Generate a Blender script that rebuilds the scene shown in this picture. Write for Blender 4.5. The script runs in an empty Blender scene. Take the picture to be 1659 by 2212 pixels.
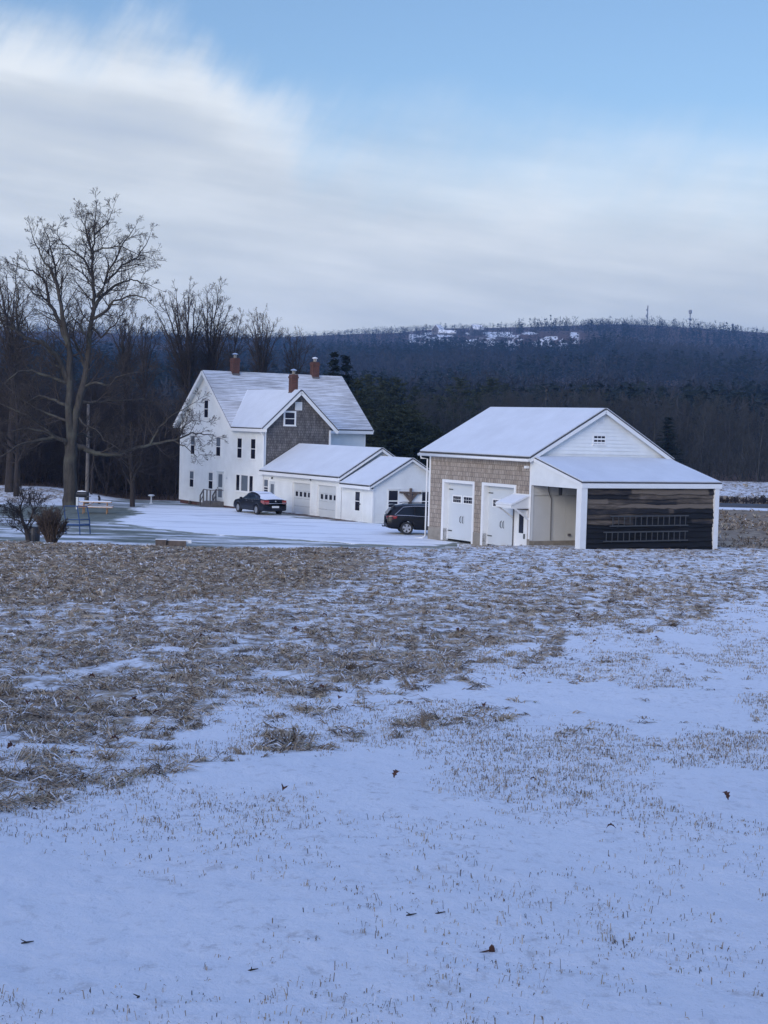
import bpy, bmesh, math, random
import numpy as np
from mathutils import Vector, Matrix

random.seed(7)
RNG = np.random.default_rng(7)
SC = bpy.context.scene
COL = SC.collection

# ------------------------------------------------------------------ camera
F = 3450.0; CX, CY = 829.5, 1106.0
PITCH = math.radians(3.185); ROLL = 0.028; CAMZ = 6.8
RM = np.array((Matrix.Rotation(math.pi/2 - PITCH, 3, 'X') @ Matrix.Rotation(ROLL, 3, 'Z')))
CAM = np.array([0.0, 0.0, CAMZ])
cd = bpy.data.cameras.new("camera"); cam = bpy.data.objects.new("camera", cd); COL.objects.link(cam)
cam.matrix_world = Matrix.Translation((0, 0, CAMZ)) @ Matrix(RM.tolist()).to_4x4()
cd.sensor_fit = 'VERTICAL'; cd.sensor_height = 24.0; cd.lens = F/2212*24.0
cd.clip_start = 0.1; cd.clip_end = 12000
SC.camera = cam

def ray(x, y): return RM @ np.array([x-CX, CY-y, -F])
def at_z(x, y, z=0.0):
    d = ray(x, y); return CAM + d*(z-CAMZ)/d[2]
def at_y(x, y, Y):
    d = ray(x, y); return CAM + d*Y/d[1]
def to_view(P):
    q = (np.asarray(P, float)-CAM) @ RM
    w = np.maximum(-q[..., 2], 0.05)
    return CX+q[..., 0]/w*F, CY-q[..., 1]/w*F

# ------------------------------------------------------------------ noise helpers
def hash2(ix, iy, s=0):
    n = (ix.astype(np.int64)*374761393 + iy.astype(np.int64)*668265263 + s*144269) & 0x7fffffff
    n = ((n ^ (n >> 13))*1274126177) & 0x7fffffff
    return ((n ^ (n >> 16)) & 0xffff)/65535.0
def vnoise(x, y, s=0):
    ix = np.floor(x); iy = np.floor(y); fx = x-ix; fy = y-iy
    fx = fx*fx*(3-2*fx); fy = fy*fy*(3-2*fy)
    a = hash2(ix, iy, s); b = hash2(ix+1, iy, s); c = hash2(ix, iy+1, s); d = hash2(ix+1, iy+1, s)
    return (a*(1-fx)+b*fx)*(1-fy)+(c*(1-fx)+d*fx)*fy
def fbm(x, y, o=4, s=0):
    t = 0; a = .5; n = 0
    for i in range(o):
        t = t+a*vnoise(x*2**i, y*2**i, s+i*17); n += a; a *= .5
    return t/n
def sm(a, b, x):
    t = np.clip((np.asarray(x, float)-a)/(b-a), 0, 1); return t*t*(3-2*t)

# ------------------------------------------------------------------ terrain
RIDX = [-400, 0, 200, 450, 600, 700, 850, 950, 1100, 1200, 1300, 1400, 1500, 1659, 2100]
RIDY = [706, 714, 717, 724, 722, 717, 712, 704, 702, 699, 696, 700, 707, 720, 745]
RT = [(x-829.5)/F for x in RIDX]
RA = [((914+.028*(x-829.5))-y-9)/F for x, y in zip(RIDX, RIDY)]
R0, R1 = 330.0, 2200.0
def H(x, y):
    x = np.asarray(x, float); y = np.asarray(y, float)
    r = np.hypot(x, y)
    yc = np.clip(y, -25, None)
    field = 5.25*np.exp(-yc/46)
    y0 = 69+4*sm(-8, 1, x)+4*sm(1, 10, x)
    y1 = y0+6+13*sm(1, 10, x)
    plate = .42*(1-sm(108, 127, y))
    base = field+(plate-field)*sm(0, 1, (y-y0)/(y1-y0))
    base = base+1.1*sm(152, 190, y)*sm(12, 32, x)
    base = base+.9*sm(119, 131, y)*(1-sm(-28, -20, x))
    ta = np.where(y > 1, x/np.maximum(y, 1), np.sign(x)*3)
    ang = np.interp(ta, RT, RA)
    ang = ang*(1-.75*sm(.6, 3, np.abs(ta)))
    s = np.clip((r-R0)/(R1-R0), 0, None)
    q = np.where(s < 1, s**1.25, 1-.25*np.minimum(s-1, 1))
    hill = (ang*R1+6.8)*q*np.where(y > 0, 1, 0.3)
    und = (vnoise(x/160+5, y/160+3, 5)-.5)*26*np.clip(s*4, 0, 1)*np.clip((1-s)*5, 0, 1)
    return base+hill+und
def Hs(x, y): return float(H(np.array([x]), np.array([y]))[0])
def on_ground(vx, vy):
    z = .4
    for _ in range(12):
        p = at_z(vx, vy, z); z = .5*z+.5*Hs(p[0], p[1])
    return p[0], p[1], Hs(p[0], p[1])

# ------------------------------------------------------------------ materials
class NT:
    def __init__(s, name):
        m = bpy.data.materials.new(name); m.use_nodes = True; s.m = m
        s.t = m.node_tree; s.b = s.t.nodes['Principled BSDF']
    def n(s, typ, **k):
        o = s.t.nodes.new(typ)
        for a, v in k.items():
            if a.startswith('_'): o.inputs[a[1:].replace('_', ' ')].default_value = v
            else: setattr(o, a, v)
        return o
    def l(s, a, b): s.t.links.new(a, b)
    def coord(s, out='Object', scale=(1, 1, 1)):
        c = s.n('ShaderNodeTexCoord'); mp = s.n('ShaderNodeMapping'); mp.inputs['Scale'].default_value = scale
        s.l(c.outputs[out], mp.inputs[0]); return mp.outputs[0]
    def noise(s, vec, scale=5, detail=4, rough=.5):
        n = s.n('ShaderNodeTexNoise'); n.inputs['Scale'].default_value = scale
        n.inputs['Detail'].default_value = detail; n.inputs['Roughness'].default_value = rough
        s.l(vec, n.inputs['Vector']); return n.outputs['Fac']
    def ramp(s, fac, stops):
        r = s.n('ShaderNodeValToRGB'); e = r.color_ramp.elements
        while len(e) > 1: e.remove(e[-1])
        e[0].position = stops[0][0]; e[0].color = (*stops[0][1], 1)
        for p, c in stops[1:]:
            q = e.new(p); q.color = (*c, 1)
        s.l(fac, r.inputs[0]); return r.outputs[0]
    def mr(s, v, a, b, c=0, d=1, smooth=True):
        r = s.n('ShaderNodeMapRange'); r.interpolation_type = 'SMOOTHSTEP' if smooth else 'LINEAR'
        r.inputs[1].default_value = a; r.inputs[2].default_value = b
        r.inputs[3].default_value = c; r.inputs[4].default_value = d
        s.l(v, r.inputs[0]); return r.outputs[0]
    def mix(s, f, a, b):
        m = s.n('ShaderNodeMix', data_type='RGBA')
        for i, v in ((0, f), (6, a), (7, b)):
            if isinstance(v, (tuple, list)): m.inputs[i].default_value = (*v, 1)
            elif isinstance(v, (int, float)): m.inputs[i].default_value = v
            else: s.l(v, m.inputs[i])
        return m.outputs[2]
    def math(s, op, a, b=None):
        m = s.n('ShaderNodeMath', operation=op)
        for i, v in ((0, a), (1, b)):
            if v is None: continue
            if isinstance(v, (int, float)): m.inputs[i].default_value = v
            else: s.l(v, m.inputs[i])
        return m.outputs[0]
    def col(s, c):
        if isinstance(c, tuple): s.b.inputs['Base Color'].default_value = (*c, 1)
        else: s.l(c, s.b.inputs['Base Color'])
        return s
    def rough(s, r): s.b.inputs['Roughness'].default_value = r; return s
    def bump(s, h, st=.3, dist=.02):
        b = s.n('ShaderNodeBump'); b.inputs['Strength'].default_value = st; b.inputs['Distance'].default_value = dist
        s.l(h, b.inputs['Height']); s.l(b.outputs[0], s.b.inputs['Normal']); return s

def simple(name, c, r=.7, var=.12, scale=3., metal=0, bump=0, spec=None):
    t = NT(name); v = t.coord()
    n = t.noise(v, scale, 5, .6)
    lo = tuple(x*(1-var) for x in c); hi = tuple(min(1, x*(1+var)) for x in c)
    t.col(t.ramp(n, [(.3, lo), (.7, hi)])).rough(r)
    t.b.inputs['Metallic'].default_value = metal
    if spec is not None: t.b.inputs['Specular IOR Level'].default_value = spec
    if bump: t.bump(n, bump, .02)
    return t.m

M = {}
M['paint'] = simple('white_siding_paint', (.77, .785, .78), .6, .08, .9)
M['trim'] = simple('white_trim_paint', (.8, .8, .79), .5, .03, 2)
M['panel'] = simple('pale_grey_door_panel', (.6, .63, .65), .5, .03, 1)
M['gdoor'] = simple('grey_garage_door', (.58, .6, .61), .6, .04, 1)
M['beige'] = simple('beige_plywood', (.64, .635, .61), .8, .06, .8)
M['concrete'] = simple('concrete', (.27, .24, .2), .9, .2, 2.5)
M['deck'] = simple('dark_roof_edge', (.06, .06, .065), .9, .2, 3)
M['black'] = simple('black_metal', (.02, .02, .024), .5, .2, 4)
M['tyre'] = simple('black_rubber', (.018, .018, .02), .85, .2, 8)
M['rim'] = simple('silver_alloy', (.5, .5, .52), .35, .05, 4, metal=.7)
M['chrome'] = simple('bright_chrome', (.6, .6, .62), .2, .02, 4, metal=.9)
M['roofsnow'] = simple('thin_roof_snow', (.66, .69, .735), .8, .06, .7, bump=.2)
M['ladder'] = simple('weathered_aluminium', (.06, .062, .066), .6, .2, 3)
M['wood'] = simple('orange_table_wood', (.4, .22, .1), .7, .25, 5)
M['greywood'] = simple('weathered_grey_wood', (.13, .12, .12), .85, .25, 5)
M['timber'] = simple('brown_timber', (.12, .09, .075), .85, .3, 4)
M['blue'] = simple('dark_blue_paint', (.02, .06, .16), .5, .2, 4)
M['pole'] = simple('pale_pole_wood', (.16, .14, .125), .85, .3, 2)
M['red'] = simple('red_lamp_plastic', (.3, .02, .02), .25, .1, 4)
M['pinklamp'] = simple('pale_red_lamp_plastic', (.3, .1, .1), .2, .1, 4)
M['tower'] = simple('tower_steel', (.22, .23, .25), .6, .1, .2)
M['asphalt'] = simple('asphalt', (.06, .065, .075), .85, .2, .6)
M['whiteclad'] = M['trim']
M['plate'] = simple('number_plate', (.6, .62, .62), .5, .03, 4)
M['handle'] = simple('dark_hardware', (.09, .1, .1), .5, .2, 4)
M['leaf'] = simple('dry_oak_leaf', (.085, .032, .02), .8, .4, 20)
M['stick'] = simple('wet_dark_stick', (.03, .02, .016), .8, .3, 20)
M['stone'] = simple('grey_field_stone', (.16, .15, .14), .9, .35, 3)

def glass(name, c, r=.08):
    t = NT(name); t.b.inputs['Specular IOR Level'].default_value = .3; t.col(t.mix(t.noise(t.coord(), 3, 2), tuple(x*.6 for x in c), c)).rough(r)
    t.b.inputs['IOR'].default_value = 1.5; return t.m
M['glass'] = glass('dark_window_glass', (.02, .021, .035))
M['curtain'] = glass('curtained_window_glass', (.17, .2, .24), .2)
M['carglass'] = glass('car_window_glass', (.012, .015, .02), .12)
def paint(name, c):
    t = NT(name); n = t.noise(t.coord(), 2.5, 4)
    t.col(t.mix(n, c, tuple(x*1.4+.003 for x in c))).rough(.4)
    t.b.inputs['Coat Weight'].default_value = .12; t.b.inputs['Specular IOR Level'].default_value = .3; t.b.inputs['Coat Roughness'].default_value = .12
    return t.m
M['navy'] = paint('navy_car_paint', (.002, .003, .009))
M['blackcar'] = paint('black_car_paint', (.002, .002, .004))

# snow
t = NT('snow'); v = t.coord('Object'); n = t.noise(v, .8, 6, .6)
t.col(t.ramp(n, [(.3, (.76, .78, .82)), (.7, (.85, .86, .88))])).rough(.75).bump(t.noise(v, 4, 5, .6), .25, .03)
t.b.inputs['Specular IOR Level'].default_value = .3; M['snow'] = t.m
# driveway snow with faint tyre wear
t = NT('packed_snow'); v = t.coord('Object'); v2 = t.coord('Object', (.10, .7, 1))
n = t.noise(v2, 1.3, 6, .62); f = t.mr(n, .56, .68)
f2 = t.math('MULTIPLY', f, t.mr(t.noise(t.coord('Object', (.05, .09, 1)), 1, 3), .45, .6))
c = t.mix(t.noise(v, .6, 4), (.84, .85, .87), (.92, .925, .93))
at = t.n('ShaderNodeAttribute', attribute_name='tone')
c = t.mix(f2, c, (.30, .31, .34))
rut = t.mr(t.math('ABSOLUTE', t.math('SUBTRACT', t.noise(t.coord('Object', (.06, .35, 1)), 1.2, 4, .55), .5)), .0, .035, .45, 0)
c = t.mix(rut, c, (.36, .37, .4))
edge = t.mr(t.math('ADD', at.outputs['Fac'], t.math('MULTIPLY', t.math('SUBTRACT', t.noise(t.coord('Object', (.35, 1, 1)), 1.6, 7, .7), .5), 1.5)), .25, .5, 1, 0)
c = t.mix(edge, c, (.2, .22, .19))
t.col(c).rough(.7).bump(t.noise(v, 3, 5), .3, .03); M['driveway'] = t.m
# house roof: shingle courses showing through thin snow
t = NT('snow_dusted_shingles'); v = t.coord('Object', (1, .28, 6.5))
n = t.noise(v, 1.6, 4, .7); n2 = t.noise(t.coord('Object', (1, 1, 1)), .5, 3)
z = t.n('ShaderNodeSeparateXYZ'); t.l(t.coord('Object'), z.inputs[0])
lap = t.math('FRACT', t.math('MULTIPLY', z.outputs[2], 8.5))
f = t.math('ADD', t.math('MULTIPLY', n, .7), t.math('ADD', t.math('MULTIPLY', lap, .22), t.math('MULTIPLY', n2, .25)))
t.col(t.ramp(f, [(.44, (.27, .26, .26)), (.56, (.52, .51, .5)), (.70, (.78, .79, .82))])).rough(.85); M['dusted'] = t.m
# red brick
def bricks(name, w, h, mort, c1, c2, cm, sx=1., rnd=.5, off=.5):
    t = NT(name); c = t.n('ShaderNodeTexCoord'); s = t.n('ShaderNodeSeparateXYZ'); t.l(c.outputs['Object'], s.inputs[0])
    cb = t.n('ShaderNodeCombineXYZ')
    wob = t.math('MULTIPLY', t.math('SUBTRACT', t.noise(c.outputs['Object'], 3.0, 3), .5), w*1.6)
    t.l(t.math('ADD', t.math('ADD', s.outputs[0], s.outputs[1]), wob), cb.inputs[0]); t.l(s.outputs[2], cb.inputs[1])
    b = t.n('ShaderNodeTexBrick'); t.l(cb.outputs[0], b.inputs['Vector'])
    b.inputs['Scale'].default_value = 1; b.inputs['Brick Width'].default_value = w; b.inputs['Row Height'].default_value = h
    b.inputs['Mortar Size'].default_value = mort; b.offset = off; b.squash = .72; b.squash_frequency = 3
    b.inputs['Color1'].default_value = (*c1, 1); b.inputs['Color2'].default_value = (*c2, 1); b.inputs['Mortar'].default_value = (*cm, 1)
    vn = t.noise(t.coord('Object', (2.2, 2.2, .8)), 1.5, 5, .65)
    m = t.n('ShaderNodeMix', data_type='RGBA', blend_type='MULTIPLY'); m.inputs[0].default_value = rnd
    t.l(b.outputs[0], m.inputs[6]); t.l(t.ramp(vn, [(.3, (.45, .42, .4)), (.7, (1.35, 1.33, 1.3))]), m.inputs[7])
    t.col(m.outputs[2]).rough(.9).bump(b.outputs['Fac'], -.6, .02)
    return t.m
M['brick'] = bricks('red_chimney_brick', .22, .075, .012, (.145, .046, .032), (.095, .032, .024), (.1, .07, .06))
M['cedar'] = bricks('grey_weathered_cedar_shingles', .17, .19, .012, (.115, .108, .11), (.18, .17, .168), (.05, .048, .052), rnd=.8)
M['tancedar'] = bricks('tan_cedar_shingles', .2, .24, .016, (.31, .255, .205), (.43, .37, .31), (.19, .155, .13), rnd=.5)
# live-edge plank wall
t = NT('rough_slab_board'); v = t.coord('Object', (1, .5, 4.5)); n = t.noise(v, 1.2, 8, .7)
v2 = t.coord('Object', (.25, .28, .45)); n2 = t.noise(v2, 1.3, 3)
at = t.n('ShaderNodeAttribute', attribute_name='tone')
s = t.n('ShaderNodeSeparateXYZ'); t.l(t.coord('Object'), s.inputs[0])
hi = t.mr(s.outputs[2], 1.5, 3.4, -.2, .21)
f = t.math('ADD', t.math('ADD', t.math('MULTIPLY', n, .55), t.math('MULTIPLY', n2, .34)), t.math('ADD', t.math('MULTIPLY', at.outputs['Fac'], .5), hi))
t.col(t.ramp(f, [(.66, (.002, .002, .004)), (.80, (.014, .012, .014)), (.92, (.07, .053, .04)), (1.06, (.15, .118, .09))])).rough(.8).bump(n, .5, .02); M['slab'] = t.m
# bark
def bark(name, c1, c2, moss=0):
    t = NT(name); v = t.coord('Object', (3, 3, .6)); n = t.noise(v, 2.5, 5, .7)
    c = t.ramp(n, [(.3, c1), (.7, c2)])
    if moss:
        c = t.mix(t.math('MULTIPLY', t.mr(t.noise(t.coord('Object'), .7, 4), .5, .65), moss), c, (.105, .11, .085))
    t.col(c).rough(.95).bump(n, .6, .04); return t.m
M['bark'] = bark('grey_brown_bark', (.025, .022, .02), (.08, .07, .06), .5)
M['twig'] = bark('dark_twig_bark', (.035, .028, .024), (.075, .06, .05))
M['barkdark'] = bark('dark_wet_bark', (.018, .014, .014), (.05, .04, .036))
M['forest'] = bark('woodland_bark', (.024, .026, .029), (.072, .075, .078))
M['thicket'] = bark('brown_brush_twigs', (.018, .014, .014), (.046, .034, .03))
M['bushtwig'] = bark('brown_bush_twigs', (.055, .04, .032), (.13, .095, .075))
def needles(name, a, b):
    t = NT(name); at = t.n('ShaderNodeAttribute', attribute_name='tone')
    t.col(t.mix(at.outputs['Fac'], a, b)).rough(.9); t.b.inputs['Specular IOR Level'].default_value = .2; return t.m
M['spruce'] = needles('dark_spruce_needles', (.008, .013, .014), (.022, .034, .03))
M['pine'] = needles('olive_pine_needles', (.018, .026, .017), (.05, .06, .034))
M['farcrown'] = needles('distant_bare_crowns', (.022, .024, .029), (.049, .05, .056))
M['farcon'] = needles('distant_conifers', (.010, .017, .02), (.022, .032, .033))
# grass blades
t = NT('dead_grass_blades'); at = t.n('ShaderNodeAttribute', attribute_name='tone')
t.col(t.ramp(at.outputs['Fac'], [(0, (.05, .036, .026)), (.25, (.19, .135, .09)), (.55, (.42, .31, .2)), (.76, (.56, .45, .31)), (.80, (.13, .145, .07)), (.84, (.5, .42, .3)), (.88, (.68, .69, .72)), (1, (.78, .79, .82))])).rough(.8)
M['blade'] = t.m
# ground: masks (R tan grass cover, G lawn, B woodland floor, A clear) live on the mesh
t = NT('snowy_ground')
at = t.n('ShaderNodeAttribute', attribute_name='mask'); sp = t.n('ShaderNodeSeparateColor'); t.l(at.outputs['Color'], sp.inputs[0])
v = t.coord('Object')
nf = t.noise(t.coord('Object', (1, .55, 1)), 3.0, 8, .7); nm = t.noise(v, .45, 4, .6)
vs = t.coord('Object', (1.1, .5, 1)); ns = t.noise(vs, 1.1, 7, .7)
snow = t.mix(nm, (.76, .78, .82), (.85, .86, .875))
fz = t.math('MULTIPLY', t.mr(t.noise(t.coord('Object', (1, .6, 1)), 9, 5, .7), .52, .72), t.mr(t.math('ADD', t.noise(v, .35, 3), t.math('MULTIPLY', sp.outputs[0], .6)),   .36, .70, 0, .75))
snow = t.mix(fz, snow, (.47, .455, .455))
tan = t.ramp(t.noise(v, 1.1, 7, .7), [(.32, (.07, .05, .036)), (.5, (.27, .205, .14)), (.7, (.47, .385, .28))])
k = t.math('ADD', t.math('MULTIPLY', nf, .62), t.math('MULTIPLY', ns, .38))
fac = t.mr(t.math('ADD', k, sp.outputs[0]), .93, 1.07)
c = t.mix(fac, snow, tan)
lawn = t.ramp(t.noise(v, 1.5, 5, .6), [(.3, (.11, .125, .10)), (.7, (.22, .235, .195))])
vl = t.coord('Object', (.12, .42, 1)); nl = t.noise(vl, 1.5, 7, .68)
fl = t.mr(t.math('ADD', nl, t.math('MULTIPLY', sp.outputs[1], .75)), .93, 1.16)
c = t.mix(fl, c, lawn)
red = t.ramp(t.noise(v, .5, 5, .65), [(.3, (.06, .035, .025)), (.7, (.15, .09, .06))])
fb = t.mr(t.math('ADD', t.math('MULTIPLY', nf, .5), sp.outputs[2]), .6, .85)
c = t.mix(fb, c, red)
t.col(c).rough(.85).bump(t.math('ADD', nf, t.math('MULTIPLY', t.noise(v, 22, 5, .7), .35)), .9, .06); t.b.inputs['Specular IOR Level'].default_value = .2
M['ground'] = t.m

# ------------------------------------------------------------------ mesh helpers
class MB:
    def __init__(s): s.v = []; s.f = []
    def poly(s, pts):
        i = len(s.v); s.v += [tuple(map(float, p)) for p in pts]; s.f.append(tuple(range(i, i+len(pts)))); return s
    def box(s, x0, x1, y0, y1, z0, z1):
        i = len(s.v)
        s.v += [(x0, y0, z0), (x1, y0, z0), (x1, y1, z0), (x0, y1, z0), (x0, y0, z1), (x1, y0, z1), (x1, y1, z1), (x0, y1, z1)]
        s.f += [tuple(i+k for k in f) for f in ((3, 2, 1, 0), (4, 5, 6, 7), (0, 1, 5, 4), (1, 2, 6, 5), (2, 3, 7, 6), (3, 0, 4, 7))]
        return s
    def beam(s, p0, p1, w, h, up=(0, 0, 1)):
        p0 = Vector(p0); p1 = Vector(p1); d = (p1-p0).normalized(); a = d.cross(Vector(up)).normalized(); b = a.cross(d)
        i = len(s.v)
        for p in (p0, p1):
            for sa, sb in ((-1, -1), (1, -1), (1, 1), (-1, 1)): s.v.append(tuple(p+a*sa*w/2+b*sb*h/2))
        s.f += [tuple(i+k for k in f) for f in ((0, 1, 2, 3), (7, 6, 5, 4), (0, 4, 5, 1), (1, 5, 6, 2), (2, 6, 7, 3), (3, 7, 4, 0))]
        return s
    def slab(s, pts, th, inset=0):
        pts = [Vector(p) for p in pts]; n = (pts[1]-pts[0]).cross(pts[2]-pts[0]).normalized()
        if n.z < 0: pts = pts[::-1]; n = -n
        if inset:
            c = sum(pts, Vector())/len(pts)
            pts = [p+(c-p).normalized()*inset for p in pts]
        i = len(s.v); k = len(pts)
        s.v += [tuple(p) for p in pts]+[tuple(p+n*th) for p in pts]
        s.f.append(tuple(i+j for j in reversed(range(k)))); s.f.append(tuple(i+k+j for j in range(k)))
        for j in range(k):
            a = j; b = (j+1) % k; s.f.append((i+a, i+b, i+k+b, i+k+a))
        return s
    def tube(s, pts, rad, n=8, cap=True):
        pts = [Vector(p) for p in pts]
        if not isinstance(rad, (list, tuple)): rad = [rad]*len(pts)
        base = len(s.v); ref = Vector((0.13, .9, .41))
        for k, p in enumerate(pts):
            d = (pts[min(k+1, len(pts)-1)]-pts[max(k-1, 0)]).normalized()
            a = d.cross(ref)
            if a.length < .1: a = d.cross(Vector((1, 0, 0)))
            a.normalize(); b = d.cross(a)
            for j in range(n):
                th = 2*math.pi*j/n; s.v.append(tuple(p+(a*math.cos(th)+b*math.sin(th))*rad[k]))
        for k in range(len(pts)-1):
            for j in range(n):
                s.f.append((base+k*n+j, base+k*n+(j+1) % n, base+(k+1)*n+(j+1) % n, base+(k+1)*n+j))
        if cap:
            s.f.append(tuple(base+j for j in reversed(range(n)))); e = base+(len(pts)-1)*n; s.f.append(tuple(e+j for j in range(n)))
        return s
    def build(s, name, mat, parent=None, smooth=False, tone=None):
        me = bpy.data.meshes.new(name); me.from_pydata(s.v, [], s.f); me.materials.append(mat)
        if smooth: me.polygons.foreach_set('use_smooth', [True]*len(me.polygons))
        if tone is not None:
            a = me.attributes.new('tone', 'FLOAT', 'POINT'); a.data.foreach_set('value', np.asarray(tone, np.float32))
        me.update(); o = bpy.data.objects.new(name, me); COL.objects.link(o)
        if parent: o.parent = parent
        return o

def fastmesh(name, V, faces_list, mat, tone=None, parent=None, smooth=False, mask=None, link=True):
    """V (n,3); faces_list: list of int arrays (m,k)"""
    me = bpy.data.meshes.new(name); V = np.asarray(V, np.float32)
    me.vertices.add(len(V)); me.vertices.foreach_set('co', V.ravel())
    loops = np.concatenate([f.ravel() for f in faces_list]).astype(np.int32)
    tot = np.concatenate([np.full(len(f), f.shape[1], np.int32) for f in faces_list])
    st = np.concatenate([[0], np.cumsum(tot)[:-1]]).astype(np.int32)
    me.loops.add(len(loops)); me.loops.foreach_set('vertex_index', loops)
    me.polygons.add(len(tot)); me.polygons.foreach_set('loop_start', st); me.polygons.foreach_set('loop_total', tot)
    if smooth: me.polygons.foreach_set('use_smooth', np.ones(len(tot), bool))
    me.update(calc_edges=True)
    if tone is not None:
        a = me.attributes.new('tone', 'FLOAT', 'POINT'); a.data.foreach_set('value', np.asarray(tone, np.float32))
    if mask is not None:
        a = me.attributes.new('mask', 'FLOAT_COLOR', 'POINT'); a.data.foreach_set('color', np.asarray(mask, np.float32).ravel())
    me.materials.append(mat)
    if not link: return me
    o = bpy.data.objects.new(name, me); COL.objects.link(o)
    if parent: o.parent = parent
    return o

def empty(name, loc=(0, 0, 0), rz=0, label=None, cat=None, group=None):
    o = bpy.data.objects.new(name, None); o.empty_display_size = .5; COL.objects.link(o)
    o.location = loc; o.rotation_euler = (0, 0, rz); tag(o, label, cat, group); return o
def tag(o, label=None, cat=None, group=None, kind=None):
    if label: o['label'] = label
    if cat: o['category'] = cat
    if group: o['group'] = group
    if kind: o['kind'] = kind
    return o

# ------------------------------------------------------------------ ground sheet
TRUE = lambda x: np.ones_like(x)
def cover_view(vx, vy):
    """how much tan grass lies on the ground, as a pattern fixed to the ground"""
    yb = np.interp(vx, [-600, 0, 250, 500, 900, 1200, 1659, 2200], [1750, 1655, 1620, 1560, 1495, 1425, 1305, 1200])
    dense = 1-sm(-55, 35, vy-yb+(fbm(vx/60., vy/22., 3, 71)-.5)*150)
    lev = .50+.43*(1-sm(1230, 1330, vy+.05*vx))*(1-sm(500, 900, vx))-.02*sm(500, 900, vx)*(1-sm(1230, 1300, vy))
    lev = lev-.0*sm(1180, 1500, vx)*(1-sm(1400, 1500, vy))
    c = dense*lev
    band = np.interp(vx, [-300, 0, 200, 400, 600, 900, 1300], [1780, 1735, 1700, 1655, 1605, 1575, 1500])
    c = np.maximum(c, (.40-.0*vx)*np.exp(-((vy-band)/30)**2)*(1-sm(900, 1400, vx)))
    c = np.maximum(c, .42*(1-sm(0, 60, vy-1690))*(1-sm(120, 420, vx))*sm(1600, 1660, vy))
    c = np.maximum(c, .15*sm(500, 1300, vx)*(1-sm(1560, 1760, vy))*sm(0, 40, vy-yb))
    c = np.maximum(c, .10*(1-sm(1700, 1850, vy)))
    return c
def masks(x, y):
    z = H(x, y); P = np.stack([x, y, z], -1); vx, vy = to_view(P)
    r = np.hypot(x, y)
    front = y > 2
    c = np.where(front, cover_view(vx, vy), .15)
    y0 = 69+4*sm(-8, 1, x)+4*sm(1, 10, x)
    fieldm = 1-sm(0, 1.5, y-y0-3.0)
    fieldr = 1-sm(0, 4, y-88)
    fm = np.where(x > 4, fieldr, fieldm)
    # beyond the barn on the right
    right = sm(8, 16, x)*sm(84, 90, y)
    cr = .52*np.ones_like(y)
    cr = np.where(y < 114, .68, cr)
    cr = np.where((y > 114) & (y < 141), .75, cr)
    cr = np.where((y > 141.5) & (y < 145.6), -.4, cr)
    cr = np.where((y > 152) & (y < 163), .75, cr)
    cr = np.where(y >= 163, .50, cr)
    c = c*fm*(1-right)+cr*right
    lawn = (1-fm)*(1-right)*np.where(x < 12, 1, .4)*(1-sm(150, 160, y))
    lvl = .76+.0*x
    cx, cy = -19.5, 104.0
    d = np.hypot((x-cx)/6.0, (y-cy)/7.5)
    lvl = lvl+.75*(1-sm(.7, 1.05, d))
    lawn = lawn*lvl
    wood = np.where(x < 8, sm(126, 134, y), 0)
    wood = np.where((x > -10) & (x < 14), np.maximum(wood, sm(122, 130, y)), wood)
    wood = np.maximum(wood, np.where(x >= 8, sm(186, 192, y-.0*x), 0))
    leftb = (1-sm(-26, -21, x))*sm(111, 116, y)*(1-sm(128, 133, y))
    c = np.maximum(c, 0.5*leftb); lawn = lawn*(1-leftb)
    brown = wood.copy()
    brown = np.maximum(brown, right*np.where((y > 116) & (y < 140), .38, 0))
    # bare strip at the foot of the garage
    tt = (x+16.36)*.5165-(y-127.26)*.8562; uu = (x+16.36)*.8562+(y-127.26)*.5165
    strip = sm(14, 18, tt)*(1-sm(29, 31, tt))*sm(-2.2, -.9, uu)*(1-sm(.2, .4, uu))
    brown = np.maximum(brown, np.maximum(strip*.55, leftb*.3))
    # snowy pasture high on the far hill
    fx, fy = x, r
    hv = np.where(front, vy, 0); hx = vx
    past = sm(868, 900, hx)*(1-sm(1225, 1275, hx))*sm(714, 720, hv)*(1-sm(750, 760, hv-.012*(hx-900)))*sm(1200, 1300, r)
    blob = fbm(hx/26., hv/5., 3, 9)
    past = past*sm(.40, .50, blob)
    brown = brown*(1-past)
    c = np.where(past > .3, .44, c)
    return np.stack([c, lawn, brown, past], -1), vx, vy

ang = np.radians(np.concatenate([np.arange(-180, -60, 4.), np.arange(-60, -20, 1.), np.arange(-20, 20, .075), np.arange(20, 60, 1.), np.arange(60, 181, 4.)]))
rs = [1.2]
while rs[-1] < 3300: rs.append(rs[-1]*(1.0065 if rs[-1] < 95 else (1.014 if rs[-1] < 260 else (1.03 if rs[-1] < 1300 or rs[-1] > 2250 else 1.006))))
rs = np.array(rs)
A, Rr = np.meshgrid(ang, rs)
GX = Rr*np.sin(A); GY = Rr*np.cos(A)
mk, gvx, gvy = masks(GX, GY)
GZ = H(GX, GY)
near = 1-sm(60, 120, Rr)
lump = (fbm(GX*2.2, GY*2.2, 3, 3)-.5)*.16*np.clip(mk[..., 0], 0, 1)+(fbm(GX*.7, GY*.7, 3, 8)-.5)*.10
lump += (fbm(GX*5, GY*5, 2, 4)-.5)*.026+(fbm(GX*10, GY*10, 2, 7)-.5)*.014*(1-sm(14, 26, Rr))
GZ = GZ+lump*near
nr, na = GX.shape
idx = np.arange(nr*na).reshape(nr, na)
quads = np.stack([idx[:-1, :-1], idx[:-1, 1:], idx[1:, 1:], idx[1:, :-1]], -1).reshape(-1, 4)
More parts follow.
